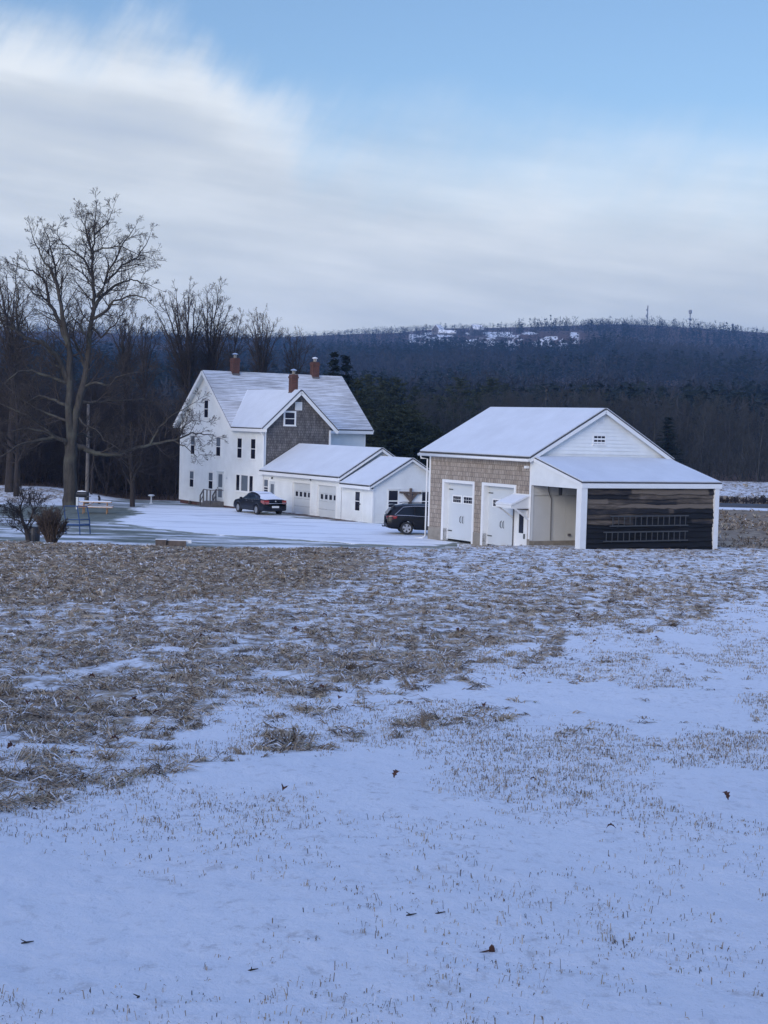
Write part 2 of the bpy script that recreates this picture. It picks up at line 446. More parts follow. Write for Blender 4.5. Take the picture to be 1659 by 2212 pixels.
gv = np.stack([GX, GY, GZ], -1).reshape(-1, 3)
c0 = len(gv); gv = np.vstack([gv, [[0, 0, Hs(0, 0)]]])
fan = np.stack([np.full(na-1, c0), idx[0, 1:], idx[0, :-1]], -1)
mkk = np.vstack([mk.reshape(-1, 4), [[.1, 0, 0, 0]]])
g = fastmesh('ground', gv, [quads, fan], M['ground'], mask=mkk, smooth=True); tag(g, kind='structure')

def Hn(x, y):
    x = np.asarray(x, float); y = np.asarray(y, float)
    m, _, _ = masks(x, y); r = np.hypot(x, y); near = 1-sm(60, 120, r)
    l = (fbm(x*2.2, y*2.2, 3, 3)-.5)*.16*np.clip(m[..., 0], 0, 1)+(fbm(x*.7, y*.7, 3, 8)-.5)*.10+(fbm(x*5, y*5, 2, 4)-.5)*.026+(fbm(x*10, y*10, 2, 7)-.5)*.014*(1-sm(14, 26, r))
    return H(x, y)+l*near

# driveway: packed snow sheet
outline = [(225, 1131), (262, 1120), (290, 1108), (300, 1098), (330, 1092), (400, 1093), (470, 1098), (520, 1101), (575, 1107), (640, 1118), (720, 1125), (800, 1131), (860, 1136), (1000, 1142), (1060, 1165), (920, 1184), (800, 1178), (700, 1172), (600, 1165), (500, 1159), (400, 1152), (310, 1142)]
poly = [on_ground(*p)[:2] for p in outline]
rows = []
for yy in np.arange(min(p[1] for p in poly)+.2, max(p[1] for p in poly)-.1, .45):
    xs = []
    for i in range(len(poly)):
        (xa, ya), (xb, yb) = poly[i], poly[(i+1) % len(poly)]
        if (ya-yy)*(yb-yy) < 0: xs.append(xa+(xb-xa)*(yy-ya)/(yb-ya))
    if len(xs) < 2: continue
    a, b = min(xs), max(xs)
    a += (fbm(np.array([yy*.5]), np.array([1.]), 3)[0]-.5)*2.2; b += (fbm(np.array([yy*.5]), np.array([9.]), 3)[0]-.5)*2.2; a += (fbm(np.array([yy*2.1]), np.array([4.]), 2)[0]-.5)*1.6; b += (fbm(np.array([yy*2.1]), np.array([6.]), 2)[0]-.5)*1.6
    rows.append((yy, a, b))
n = 60; V = []
for yy, a, b in rows:
    xs = np.linspace(a, b, n); zs = Hn(xs, np.full(n, yy)); e = np.minimum(np.arange(n), n-1-np.arange(n))
    zs = zs+np.where(e == 0, -.05, .03+.01*np.minimum(e, 3))
    V.append(np.stack([xs, np.full(n, yy), zs], -1))
V = np.array(V); V[0, :, 2] -= .07; V[-1, :, 2] -= .07
ii = np.arange(V.shape[0]*n).reshape(-1, n)
q = np.stack([ii[:-1, :-1], ii[:-1, 1:], ii[1:, 1:], ii[1:, :-1]], -1).reshape(-1, 4)
et = np.minimum(np.arange(n), n-1-np.arange(n))/5.0; et = np.tile(np.clip(et, 0, 1), (V.shape[0], 1))*np.clip(np.minimum(np.arange(V.shape[0]), V.shape[0]-1-np.arange(V.shape[0]))/3.0, 0, 1)[:, None]
tag(fastmesh('driveway', V.reshape(-1, 3), [q], M['driveway'], smooth=True, tone=et.ravel()), kind='structure')

# road beyond the barn
xs = np.linspace(-2, 120, 90); V = []
for k, yy in enumerate((145.8, 145.85, 150.7, 150.75)):
    y = yy+.0*xs; z = H(xs, y)+(.16 if k in (1, 2) else -.1); V.append(np.stack([xs, y, z], -1))
V = np.array(V); ii = np.arange(4*90).reshape(4, 90); q = np.stack([ii[:-1, :-1], ii[:-1, 1:], ii[1:, 1:], ii[1:, :-1]], -1).reshape(-1, 4)
tag(fastmesh('road', V.reshape(-1, 3), [q], M['asphalt']), kind='structure')
# ================================================================== buildings
# each building has its own axes: x runs along the doors' wall towards the camera, y away to the right
RZ = math.atan2(-math.cos(math.radians(31.1)), math.sin(math.radians(31.1)))

def on_wall(face, c):
    """face 'A' looks along -y at y=c; face 'B' looks along +x at x=c. returns f(a, out, z)"""
    if face == 'A': return lambda a, o, z: (a, c-o, z)
    return lambda a, o, z: (c+o, a, z)
def wbox(mb, f, a0, a1, o0, o1, z0, z1):
    p = f(a0, o0, z0); q = f(a1, o1, z1)
    mb.box(min(p[0], q[0]), max(p[0], q[0]), min(p[1], q[1]), max(p[1], q[1]), z0, z1); return mb

def clapboards(name, f, span, z0, z1, h, mat, parent, holes=(), lap=.022, back=True):
    """overlapping boards; span(z)->(a0,a1); holes = (a0,a1,z0,z1)"""
    mb = MB(); zs = []
    z = z0
    while z < z1-1e-4: zs.append((z, min(z+h, z1))); z += h
    for za, zb in zs:
        s0 = span(za+1e-4); s1 = span(zb-1e-4)
        if s0 is None or s0[1]-s0[0] < .02: continue
        if s1 is None: m = (s0[0]+s0[1])/2; s1 = (m, m)
        segs = [(s0[0], s0[1], s1[0], s1[1])]
        for (h0, h1, hz0, hz1) in holes:
            if zb <= hz0+.01 or za >= hz1-.01: continue
            new = []
            for a0, a1, b0, b1 in segs:
                if h1 <= a0 or h0 >= a1: new.append((a0, a1, b0, b1)); continue
                if h0 > a0: new.append((a0, h0, b0, h0))
                if h1 < a1: new.append((h1, a1, h1, b1))
            segs = new
        for a0, a1, b0, b1 in segs:
            mb.poly([f(a0, lap, za), f(a1, lap, za), f(b1, 0, zb), f(b0, 0, zb)])
            mb.poly([f(a0, 0, za), f(a1, 0, za), f(a1, lap, za), f(a0, lap, za)])
    return mb.build(name, mat, parent)

def flatwall(name, f, pts, mat, parent, holes=(), depth=.25):
    """pts: outline (a,z); with holes -> rectangular wall tiled round them with reveals"""
    mb = MB()
    if not holes:
        mb.poly([f(a, 0, z) for a, z in pts])
    else:
        a0 = min(p[0] for p in pts); a1 = max(p[0] for p in pts); z0 = min(p[1] for p in pts); z1 = max(p[1] for p in pts)
        As = sorted({a0, a1, *[h[0] for h in holes], *[h[1] for h in holes]}); Zs = sorted({z0, z1, *[h[2] for h in holes], *[h[3] for h in holes]})
        for i in range(len(As)-1):
            for j in range(len(Zs)-1):
                m = ((As[i]+As[i+1])/2, (Zs[j]+Zs[j+1])/2)
                if any(h[0] < m[0] < h[1] and h[2] < m[1] < h[3] for h in holes): continue
                mb.poly([f(As[i], 0, Zs[j]), f(As[i+1], 0, Zs[j]), f(As[i+1], 0, Zs[j+1]), f(As[i], 0, Zs[j+1])])
    return mb.build(name, mat, parent)

def window(parent, f, a0, a1, z0, z1, style='sash', tr=.09, out=.04, upper='curtain', lower='glass', cap=True, sub=None):
    """trim as the frame; pane(s), sill and bars are its pieces"""
    mb = MB(); w = a1-a0
    wbox(mb, f, a0-tr, a0, -.02, out, z0-tr*.6, z1+tr); wbox(mb, f, a1, a1+tr, -.02, out, z0-tr*.6, z1+tr)
    wbox(mb, f, a0, a1, -.02, out, z1, z1+tr); wbox(mb, f, a0, a1, -.02, out, z0-tr*.6, z0)
    if cap: wbox(mb, f, a0-tr-.04, a1+tr+.04, -.02, out+.05, z1+tr, z1+tr+.05)
    zm = z0+(z1-z0)*.5
    if style == 'sash': wbox(mb, f, a0, a1, 0, out*.7, zm-.025, zm+.025)
    fr = mb.build('window', M['trim'], parent)
    g = MB()
    if style == 'sash':
        wbox(g, f, a0, a1, -.02, .018, z0, zm-.025); g.build('pane', M[lower], fr)
        g = MB(); wbox(g, f, a0, a1, -.02, .022, zm+.025, z1); g.build('pane', M[upper], fr)
    else:
        wbox(g, f, a0, a1, -.02, .02, z0, z1); g.build('pane', M[lower], fr)
    if isinstance(style, tuple) or style in ('grid',):
        nx, nz = sub; b = MB()
        for i in range(1, nx): x = a0+w*i/nx; wbox(b, f, x-.013, x+.013, .0, .03, z0, z1)
        for j in range(1, nz): z = z0+(z1-z0)*j/nz; wbox(b, f, a0, a1, .0, .033, z-.013, z+.013)
        b.build('muntin_bars', M['trim'], fr)
    s = MB(); wbox(s, f, a0-tr-.03, a1+tr+.03, -.02, out+.05, z0-tr*.6-.045, z0-tr*.6); s.build('sill', M['trim'], fr)
    return fr

def vent(parent, f, a0, a1, z0, z1, mat='panel'):
    v = MB(); wbox(v, f, a0-.05, a1+.05, -.02, .05, z0-.05, z1+.05)
    o = v.build('gable_vent', M['trim'], parent); s = MB(); k = 6
    for i in range(k):
        z = z0+(z1-z0)*(i+.15)/k; wbox(s, f, a0, a1, .05, .065, z, z+(z1-z0)/k*.6)
    s.build('louvres', M[mat], o); return o

def roof_plane(parent, pts, name='roof', th=.06, snow='roofsnow', snowth=.05, inset=.06, rmat='deck'):
    mb = MB(); mb.slab(pts, th); r = mb.build(name, M[rmat], parent)
    P = [Vector(p) for p in pts]; n = (P[1]-P[0]).cross(P[2]-P[0]).normalized()
    if n.z < 0: n = -n
    c = sum(P, Vector())/len(P)
    Q = []
    k = len(P)
    for i in range(k):
        a = (P[i-1]-P[i]).normalized(); b = (P[(i+1) % k]-P[i]).normalized(); s = (a+b)
        turn = a.cross(b).dot((P[(k+i-1) % k]-c).cross(P[i]-c))
        if s.length < .05: Q.append(P[i]); continue
        s.normalize(); d = inset*1.3
        if (c-P[i]).dot(s) < 0 and k > 4: s = -s
        Q.append(P[i]+s*d)
    sn = MB(); sn.slab([q+n*(th+.002) for q in Q], snowth); sn.build('snow_cover', M[snow], r)
    return r

# ---------------------------------------------------------------- farmhouse
hp = on_ground(387, 1086)
HX, HY = -16.36, 127.256
house = empty('farmhouse', (HX, HY, 0), RZ, 'tall white clapboard farmhouse with three brick chimneys, snowy gabled roofs and one grey shingled gable', 'house')
FA = on_wall('A', 0); FB = on_wall('B', 14.8)
zr, sl, tr_ = 10.42, .813, 4.8
MZ = lambda t: zr-sl*abs(t-tr_)
WZ = lambda u: 9.0-.92*abs(u-2.7)
def span_front(z):
    if z < 6.35: return (0, 14.8)
    h = (zr-z-.03)/sl
    return (max(0, tr_-h), tr_+h) if h > 0 else None
clapboards('front_wall', FA, span_front, .28, 10.38, .115, M['paint'], house, lap=.014)
def span_ced(z):
    h = (9.0-z-.03)/.92; return (max(0, 2.7-h), min(5.4, 2.7+h)) if h > 0 else None
mb = MB(); mb.poly([FB(a, .0, z) for a, z in ((0, .3), (5.4, .3), (5.4, WZ(5.4)-.05), (2.7, 8.97), (0, WZ(0)-.05))])
mb.build('shingled_gable_wall', M['cedar'], house)
FS = on_wall('B', 9.6)
clapboards('side_wall', FS, lambda z: (5.4, 11.4), .3, 6.45, .115, M['paint'], house, lap=.014)
mb = MB()
mb.poly([(9.6, 5.4, .3), (14.8, 5.4, .3), (14.8, 5.4, 6.4), (9.6, 5.4, 6.4)])
mb.poly([(0, 11.4, .3), (9.6, 11.4, .3), (9.6, 11.4, 6.45), (4.8, 11.4, 10.38), (0, 11.4, 6.45)])
mb.poly([(0, 0, .3), (0, 11.4, .3), (0, 11.4, 6.45), (0, 0, 6.45)])
mb.build('rear_walls', M['paint'], house)
mb = MB(); mb.box(.06, 14.74, .06, 5.34, -.6, .28); mb.box(.06, 9.54, 5.34, 11.34, -.6, .28); mb.build('foundation', M['brick'], house)
# corner boards and friezes
mb = MB()
MB().box(-.02, .14, -.03, .1, .28, 6.3).build('corner_board', M['trim'], house); MB().box(14.68, 14.83, -.03, .0, .28, 6.15).box(14.8, 14.83, -.03, .13, .28, 6.15).build('corner_board', M['trim'], house); MB().box(14.8, 14.83, 5.28, 5.43, .3, 6.15).build('corner_board', M['trim'], house)
MB().box(9.6, 9.63, 11.27, 11.43, .3, 6.1).build('corner_board', M['trim'], house)
MB().box(9.4, 14.66, -.028, -.002, 5.86, 6.12).build('frieze_board', M['trim'], house); MB().box(9.602, 9.63, 5.45, 11.25, 5.86, 6.1).build('frieze_board', M['trim'], house)
mb = MB(); mb.tube([(15.0, -.44, 5.95), (14.9, -.12, 5.6), (14.9, -.09, 3.25)], .045, 8); mb.build('downpipe', M['trim'], house)
# soffits, eave fascias, rakes
mb = MB(); zs = MZ(-.45)
def rake(mb, A, B, C, w=.26, t=.05, up=(0, 0, 1)):
    for p, q in ((A, B), (B, C)): mb.beam(p, q, t, w, up)
y0 = -.45
rake(mb, (-.45, y0+.0, zs-.10), (tr_, y0, zr-.10), (10.05, y0, zs-.10))
rake(mb, (-.45, 11.87, zs-.10), (tr_, 11.87, zr-.10), (10.05, 11.87, zs-.10))
rake(mb, (15.2, -.42, WZ(-.42)-.13), (15.2, 2.7, 9.0-.13), (15.2, 5.82, WZ(5.82)-.13), w=.3)
mb.box(9.95, 15.95, -.47, -.40, 5.92, 6.13)                      # front eave board with its long return
mb.box(10.0, 10.07, 5.8, 11.85, 5.9, 6.14)
mb.box(-.47, -.42, -.4, 11.85, 5.95, 6.15)
mb.build('fascia_boards', M['trim'], house)
MB().poly([(9.9, -.42, 6.0), (15.2, -.42, 6.0), (15.2, 0, 6.0), (9.9, 0, 6.0)]).build('soffit', M['paint'], house)
MB().poly([(9.6, 5.6, 6.0), (10.03, 5.6, 6.0), (10.03, 11.85, 6.0), (9.6, 11.85, 6.0)]).build('soffit', M['paint'], house)
for s in (-1, 1):
    a = tr_+s*5.23; MB().poly([(a, -.43, MZ(a)-.04), (a, .02, MZ(a)-.04), (tr_, .02, zr-.04), (tr_, -.43, zr-.04)]).build('soffit', M['paint'], house)
    b = 2.7+s*3.1; MB().poly([(15.18, b, WZ(b)-.04), (14.8, b, WZ(b)-.04), (14.8, 2.7, 8.96), (15.18, 2.7, 8.96)]).build('soffit', M['paint'], house)
# roofs
e = 10.05; ze = MZ(e)
roof_plane(house, [(tr_, -.45, zr), (tr_, 11.87, zr), (e, 11.87, ze), (e, 5.79, ze), (6.546, 2.7, 9.0), (e, -.39, ze), (e, -.45, ze)], snow='dusted', snowth=.02, inset=.03)
roof_plane(house, [(tr_, -.45, zr), (tr_, 11.87, zr), (-.45, 11.87, zs), (-.45, -.45, zs)], snowth=.03, inset=.03)
roof_plane(house, [(6.55, 2.7, 9.0), (15.25, 2.7, 9.0), (15.25, -.42, WZ(-.42)), (10.08, -.42, WZ(-.42))], snowth=.04, inset=.04)
roof_plane(house, [(6.55, 2.7, 9.0), (15.25, 2.7, 9.0), (15.25, 5.82, WZ(5.82)), (10.08, 5.82, WZ(5.82))], snowth=.04, inset=.04)
mb = MB(); mb.beam((9.98, -.34, 6.3), (6.62, 2.62, 9.06), .16, .03); mb.build('valley_snow', M['snow'], house)
# chimneys
for cx, cy, w, zb, zt, sn in ((4.95, 2.26, .56, 9.6, 11.5, 1), (4.95, 9.3, .54, 9.6, 11.5, 2), (14.1, 2.6, .5, 8.0, 10.15, 1)):
    mb = MB(); h = w/2
    mb.box(cx-h, cx+h, cy-h, cy+h, zb, zt-.28); mb.box(cx-h-.04, cx+h+.04, cy-h-.04, cy+h+.04, zt-.28, zt-.14); mb.box(cx-h, cx+h, cy-h, cy+h, zt-.14, zt)
    c = mb.build('chimney', M['brick'], house)
    mb = MB(); mb.tube([(cx, cy, zt), (cx, cy, zt+.22)], .12, 10); mb.build('flue', M['concrete'], c)
    mb = MB(); mb.tube([(cx, cy, zt+.28), (cx, cy, zt+.34), (cx, cy, zt+.40)], [.24, .2, .05], 10)
    for k in range(4):
        a = k*math.pi/2+.4; mb.tube([(cx+.13*math.cos(a), cy+.13*math.sin(a), zt+.1), (cx+.13*math.cos(a), cy+.13*math.sin(a), zt+.3)], .015, 5)
    mb.build('flue_cap', M['snow'] if sn == 2 else M['chrome'], c)
    mb = MB(); mb.box(cx-h-.03, cx+h+.03, cy-h-.03, cy+h+.03, zb+.6 if zb > 9 else zb+.75, (zb+.72) if zb > 9 else zb+.85); mb.build('lead_flashing', M['greywood'], c)
# windows
for a, z0, z1, up in ((2.45, 3.97, 5.37, 'curtain'), (7.15, 3.97, 5.37, 'curtain'), (10.83, 3.95, 5.37, 'glass'), (13.08, 3.95, 5.37, 'glass')):
    window(house, FA, a-.36, a+.36, z0, z1, upper=up)
window(house, FA, 4.47, 5.17, 6.86, 8.16, upper='glass')
window(house, FA, 2.02, 2.74, 1.4, 2.6); window(house, FA, 5.55, 6.27, 1.42, 2.63)
vent(house, FA, 4.5, 5.0, 8.6, 9.25)
window(house, FB, 1.62, 2.38, 6.5, 7.36, tr=.13, upper='glass', cap=False)
vent(house, FB, 2.46, 2.92, 7.6, 8.1)
# triple window
mb = MB()
wbox(mb, FA, 10.28, 13.3, -.02, .05, 1.46, 1.54); wbox(mb, FA, 10.28, 13.3, -.02, .05, 2.68, 2.78)
for a0, a1 in ((10.28, 10.4), (10.97, 11.22), (12.36, 12.6), (13.18, 13.3)): wbox(mb, FA, a0, a1, -.02, .05, 1.54, 2.68)
wbox(mb, FA, 10.2, 13.38, -.02, .1, 1.4, 1.46)
tw = mb.build('triple_window', M['trim'], house)
for a0, a1, m in ((10.4, 10.97, 'glass'), (11.22, 12.36, 'curtain'), (12.6, 13.18, 'glass')):
    mb = MB(); wbox(mb, FA, a0, a1, -.02, .02, 1.54, 2.68); mb.build('pane', M[m], tw)
# front door behind its storm door
mb = MB(); wbox(mb, FA, 7.1, 7.2, -.02, .06, .6, 2.75); wbox(mb, FA, 8.1, 8.2, -.02, .06, .6, 2.75); wbox(mb, FA, 7.04, 8.26, -.02, .1, 2.75, 2.83); wbox(mb, FA, 7.2, 8.1, -.02, .03, .6, 2.75)
dr = mb.build('front_door', M['panel'], house)
mb = MB(); wbox(mb, FA, 7.32, 7.98, .03, .045, 1.62, 2.6); wbox(mb, FA, 7.32, 7.98, .03, .045, .85, 1.48); mb.build('glass_panel', M['curtain'], dr)
mb = MB(); wbox(mb, FA, 7.26, 7.3, .03, .09, 1.5, 1.6); mb.build('handle', M['handle'], dr)
mb = MB(); wbox(mb, FA, 8.62, 8.84, .015, .035, 2.28, 2.42); mb.build('number_plaque', M['panel'], house)
# steps with railing
mb = MB()
mb.box(7.0, 8.3, -1.15, -.02, -.3, .56); mb.box(6.72, 7.0, -1.15, -.02, -.3, .38); mb.box(6.44, 6.72, -1.15, -.02, -.3, .2)
st = mb.build('entry_steps', M['greywood'], house)
mb = MB()
for y in (-1.12, -.08):
    pts = [(6.46, y, 0), (7.02, y, .5), (8.26, y, .5)]
    for x, zb in ((6.46, .0), (7.02, .5), (7.65, .5), (8.26, .5)):
        if y > -.2 and x > 7.3: continue
        mb.box(x-.04, x+.04, y-.04, y+.04, zb-.1, zb+.9)
    mb.beam((6.4, y, .88), (7.04, y, 1.42), .07, .06); mb.beam((7.0, y, 1.42), ((8.3 if y < -.2 else 7.2), y, 1.42), .07, .06)
    mb.beam((6.46, y, .45), (7.02, y, .98), .05, .05)
mb.beam((8.26, -1.12, 1.42), (8.26, -.1, 1.42), .07, .06)
mb.build('railing', M['greywood'], house)
# basement hatch bits along the foot of the wall
MB().box(4.2, 5.0, -.35, .0, -.1, .22).build('cellar_window_well', M['timber'], house); MB().box(2.2, 2.35, -.2, -.05, -.1, .3).build('short_post', M['timber'], house)

# ---------------------------------------------------------------- attached garage and annex
gar = empty('attached_garage', (HX, HY, 0), RZ, 'low white two-bay garage wing with snowy roof joined to the farmhouse', 'garage')
gs = (5.1-3.12)/(2.85+.4); GZf = lambda u: 5.1-gs*abs(u-2.85)
gh = [(19.35, 21.92, .3, 2.52), (22.95, 25.5, .3, 2.52)]
clapboards('front_wall', FA, lambda z: (14.85, 26.2), .4, 3.08, .2, M['paint'], gar, holes=gh)
FG = on_wall('B', 26.2)
def span_g(z):
    h = (5.1-z-.05)/gs; return (max(0, 2.85-h), min(5.7, 2.85+h)) if h > 0 else None
clapboards('end_gable_wall', FG, span_g, .4, 5.05, .2, M['paint'], gar)
mb = MB(); mb.poly([(14.85, 5.7, .3), (26.2, 5.7, .3), (26.2, 5.7, 3.2), (14.85, 5.7, 3.2)]); mb.build('rear_wall', M['paint'], gar)
for a0, a1 in ((14.9, 19.3), (21.95, 22.9), (25.55, 30.2)): MB().box(a0, a1, .04, .2, -.2, .4).build('foundation', M['concrete'], gar)
MB().box(30.0, 30.25, .2, 5.5, -.2, .4).build('foundation', M['concrete'], gar)
roof_plane(gar, [(14.9, 2.85, 5.1), (26.55, 2.85, 5.1), (26.55, -.4, 3.12), (14.9, -.4, 3.12)])
roof_plane(gar, [(14.9, 2.85, 5.1), (26.55, 2.85, 5.1), (26.55, 6.1, 3.12), (14.9, 6.1, 3.12)])
mb = MB(); mb.beam((26.5, -.4, 3.05), (26.5, 2.85, 5.03), .04, .2); mb.beam((26.5, 6.1, 3.05), (26.5, 2.85, 5.03), .04, .2)
mb.box(14.75, 26.5, -.42, -.36, 2.9, 3.11); mb.box(14.85, 26.5, -.36, -.02, 2.9, 2.93); mb.box(14.86, 26.2, -.03, -.0, 2.76, 2.9)
mb.build('fascia_boards', M['trim'], gar)
for a0, a1, z0, z1 in gh:
    mb = MB(); wbox(mb, FA, a0-.12, a0, -.15, .035, .35, z1+.12); wbox(mb, FA, a1, a1+.12, -.15, .035, .35, z1+.12); wbox(mb, FA, a0, a1, -.15, .035, z1, z1+.12)
    d = mb.build('garage_door', M['trim'], gar)
    mb = MB()
    for k in range(4): z = .4+k*.53; wbox(mb, FA, a0, a1, -.14, -.08, z, z+.515)
    mb.build('door_panel', M['gdoor'], d)
    for k in range(4):
        x = a0+.3+k*.6; mb = MB(); wbox(mb, FA, x, x+.34, -.09, -.07, 1.6, 1.92); mb.build('pane', M['glass'], d)
window(gar, FA, 14.98, 15.6, 1.5, 2.52, tr=.07)
mb = MB(); wbox(mb, FA, 15.86, 15.94, -.02, .05, .45, 2.46); wbox(mb, FA, 16.62, 16.7, -.02, .05, .45, 2.46); wbox(mb, FA, 15.94, 16.62, -.02, .05, 2.38, 2.46); wbox(mb, FA, 15.94, 16.62, -.02, .025, .45, 2.38)
d = mb.build('side_door', M['panel'], gar); mb = MB(); wbox(mb, FA, 16.02, 16.52, .02, .035, 1.35, 2.26); mb.build('glass_panel', M['curtain'], d)
mb = MB(); wbox(mb, FA, 16.2, 16.34, .02, .1, 2.62, 2.76); mb.build('lamp', M['handle'], gar)
mb = MB(); mb.tube([FA(21.9, .05, 2.86), FA(22.1, .1, 2.78)], .04, 6); mb.build('door_lamp', M['handle'], gar)

ann = empty('garden_annex', (HX, HY, 0), RZ, 'small white clapboard annex with gable end, tacked onto the garage behind the parked estate car', 'shed')
as_ = (4.55-2.75)/(2.75+.4); AZ = lambda u: 4.55-as_*abs(u-2.75)
FN = on_wall('B', 30.25)
clapboards('front_wall', FA, lambda z: (26.25, 30.25), .4, 2.74, .2, M['paint'], ann)
def span_a(z):
    h = (4.55-z-.04)/as_; return (max(0, 2.75-h), min(5.5, 2.75+h)) if h > 0 else None
clapboards('gable_wall', FN, span_a, .4, 4.52, .2, M['paint'], ann)
mb = MB(); mb.poly([(26.25, 5.5, .3), (30.25, 5.5, .3), (30.25, 5.5, 2.9), (26.25, 5.5, 2.9)]); mb.build('rear_wall', M['paint'], ann)
roof_plane(ann, [(26.6, 2.75, 4.55), (30.55, 2.75, 4.55), (30.55, -.4, 2.75), (26.6, -.4, 2.75)])
roof_plane(ann, [(26.6, 2.75, 4.55), (30.55, 2.75, 4.55), (30.55, 5.9, 2.75), (26.6, 5.9, 2.75)])
mb = MB(); mb.beam((30.5, -.4, 2.69), (30.5, 2.75, 4.49), .04, .16); mb.beam((30.5, 5.9, 2.69), (30.5, 2.75, 4.49), .04, .16)
mb.box(26.6, 30.52, -.42, -.36, 2.55, 2.74); mb.box(26.62, 30.5, -.36, -.02, 2.56, 2.59)
mb.box(30.25, 30.29, -.03, .1, .4, 2.6); mb.box(30.12, 30.25, -.03, .0, .4, 2.6)
mb.build('fascia_boards', M['trim'], ann)
mb = MB(); wbox(mb, FA, 27.7, 27.82, -.02, .04, .45, 2.5); wbox(mb, FA, 28.85, 28.95, -.02, .04, .45, 2.5); wbox(mb, FA, 27.82, 28.85, -.02, .04, 2.4, 2.5); wbox(mb, FA, 27.82, 28.85, -.02, .028, .45, 2.4)
d = mb.build('annex_door', M['paint'], ann); mb = MB(); wbox(mb, FA, 28.1, 28.64, .02, .04, 1.13, 2.32); gp = mb.build('glass_panel', M['glass'], d)
mb = MB(); wbox(mb, FA, 28.1, 28.64, .035, .05, 1.7, 1.75); mb.build('sash_rail', M['trim'], gp)
mb = MB(); wbox(mb, FA, 28.7, 28.76, .02, .1, 1.5, 1.6); mb.build('handle', M['handle'], d)
window(ann, FN, 1.16, 1.84, 1.2, 2.5, tr=.08, upper='glass'); window(ann, FN, 3.68, 4.3, 1.2, 2.42, tr=.08, upper='glass')
# timber cross piece with V braces between the two annex windows
tc = MB(); tc.beam(FN(1.95, .09, 2.4), FN(3.58, .09, 2.36), .09, .12); wbox(tc, FN, 2.72, 2.84, .03, .15, 1.62, 2.66)
tc.beam(FN(2.28, .09, 2.33), FN(2.74, .09, 1.86), .07, .11); tc.beam(FN(3.26, .09, 2.33), FN(2.82, .09, 1.86), .07, .11)
tc.beam(FN(2.46, .09, 2.33), FN(2.74, .09, 2.0), .05, .09); tc.beam(FN(3.08, .09, 2.33), FN(2.82, .09, 2.0), .05, .09)
o = tc.build('timber_bracket', M['timber'], None); o.location = (HX, HY, 0); o.rotation_euler = (0, 0, RZ)
tag(o, 'weathered timber crosspiece with V braces fixed between the annex windows above the parked car', 'bracket')

# ---------------------------------------------------------------- barn with lean-to
BX, BY = 2.481, 88.413
barn = empty('barn', (BX, BY, 0), RZ, 'two-door barn with tan shingles, white gable, snowy roof and dark slab-sided lean-to', 'barn')
BW = 8.75; BR = BW/2; BL = 9.5; bs = .545; bz = 7.82; BZ = lambda u: bz-bs*abs(u-BR)
holes = [(1.55, 4.3, .5, 3.68), (5.35, 8.05, .5, 3.68), (8.28, 9.2, .5, 2.5)]
flatwall('shingled_front_wall', FA, [(0, 1.16), (BL, 1.16), (BL, 5.3), (0, 5.3)], M['tancedar'], barn, holes=[(h[0], h[1], 1.16, h[3]) for h in holes])
mb = MB()
for a0, a1 in ((0, 1.55), (4.3, 5.35), (8.05, 8.28), (9.2, BL)): mb.box(a0+.02 if a0 == 0 else a0, a1, -.04, .2, -.3, 1.16)
mb.box(9.3, BL+.03, .2, BW, -.3, 1.07); mb.box(-.03, .2, .2, BW, -.3, 1.1); mb.build('foundation', M['concrete'], barn)
FGb = on_wall('B', BL)
def span_b(z):
    h = (bz-z-.03)/bs; return (max(0, BR-h), min(BW, BR+h)) if h > 0 else None
clapboards('gable_wall', FGb, span_b, 5.3, 7.8, .19, M['paint'], barn, lap=.035)
mb = MB()
for k in range(4):
    a0 = k*BW/4; wbox(mb, FGb, a0+.008, a0+BW/4-.008, -.03, 0, 1.07, 3.35); wbox(mb, FGb, a0+.008, a0+BW/4-.008, -.03, 0, 3.37, 5.32)
mb.build('lower_end_wall', M['beige'], barn)
mb = MB(); mb.poly([(0, 0, 1.1), (0, BW, 1.1), (0, BW, BZ(BW)), (0, BR, bz), (0, 0, BZ(0))]); mb.poly([(0, BW, 1.1), (BL, BW, 1.1), (BL, BW, 5.4), (0, BW, 5.4)]); mb.build('rear_walls', M['paint'], barn)
ov = -.38; zo = BZ(ov)
roof_plane(barn, [(-.55, BR, bz), (BL+.3, BR, bz), (BL+.3, ov, zo), (-.55, ov, zo)])
roof_plane(barn, [(-.55, BR, bz), (BL+.3, BR, bz), (BL+.3, BW-ov, zo), (-.55, BW-ov, zo)])
mb = MB(); mb.beam((BL+.26, ov, zo-.1), (BL+.26, BR, bz-.1), .05, .2); mb.beam((BL+.26, BW-ov, zo-.1), (BL+.26, BR, bz-.1), .05, .2)
mb.beam((-.5, ov, zo-.1), (-.5, BR, bz-.1), .05, .2)
mb.box(BL-.15, BL+.03, -.03, 0.0, 1.1, 5.35); mb.box(BL, BL+.03, -.03, .12, 1.1, 5.35); mb.box(-.03, .1, -.03, 0, 1.16, 5.3)
mb.box(-.5, BL+.2, ov+.05, -.0, 5.2, 5.24)
mb.build('fascia_boards', M['trim'], barn)
mb = MB(); mb.tube([(-.55, ov-.06, zo-.1), (BL+.25, ov-.06, zo-.1)], .075, 8)
gt = mb.build('gutter', M['trim'], barn, smooth=True)
mb = MB(); mb.tube([(-.3, ov-.06, zo-.15), (-.3, ov-.04, zo-.3), (-.14, -.1, 4.9), (-.14, -.1, .62), (-.3, -.2, .5), (-.9, -.45, .44)], .045, 8); mb.build('downpipe', M['trim'], gt, smooth=True)
window(barn, FGb, 3.84, 4.56, 6.04, 6.48, style='grid', tr=.07, sub=(3, 2), cap=False)
vent(barn, FGb, 4.05, 4.37, 7.08, 7.4)
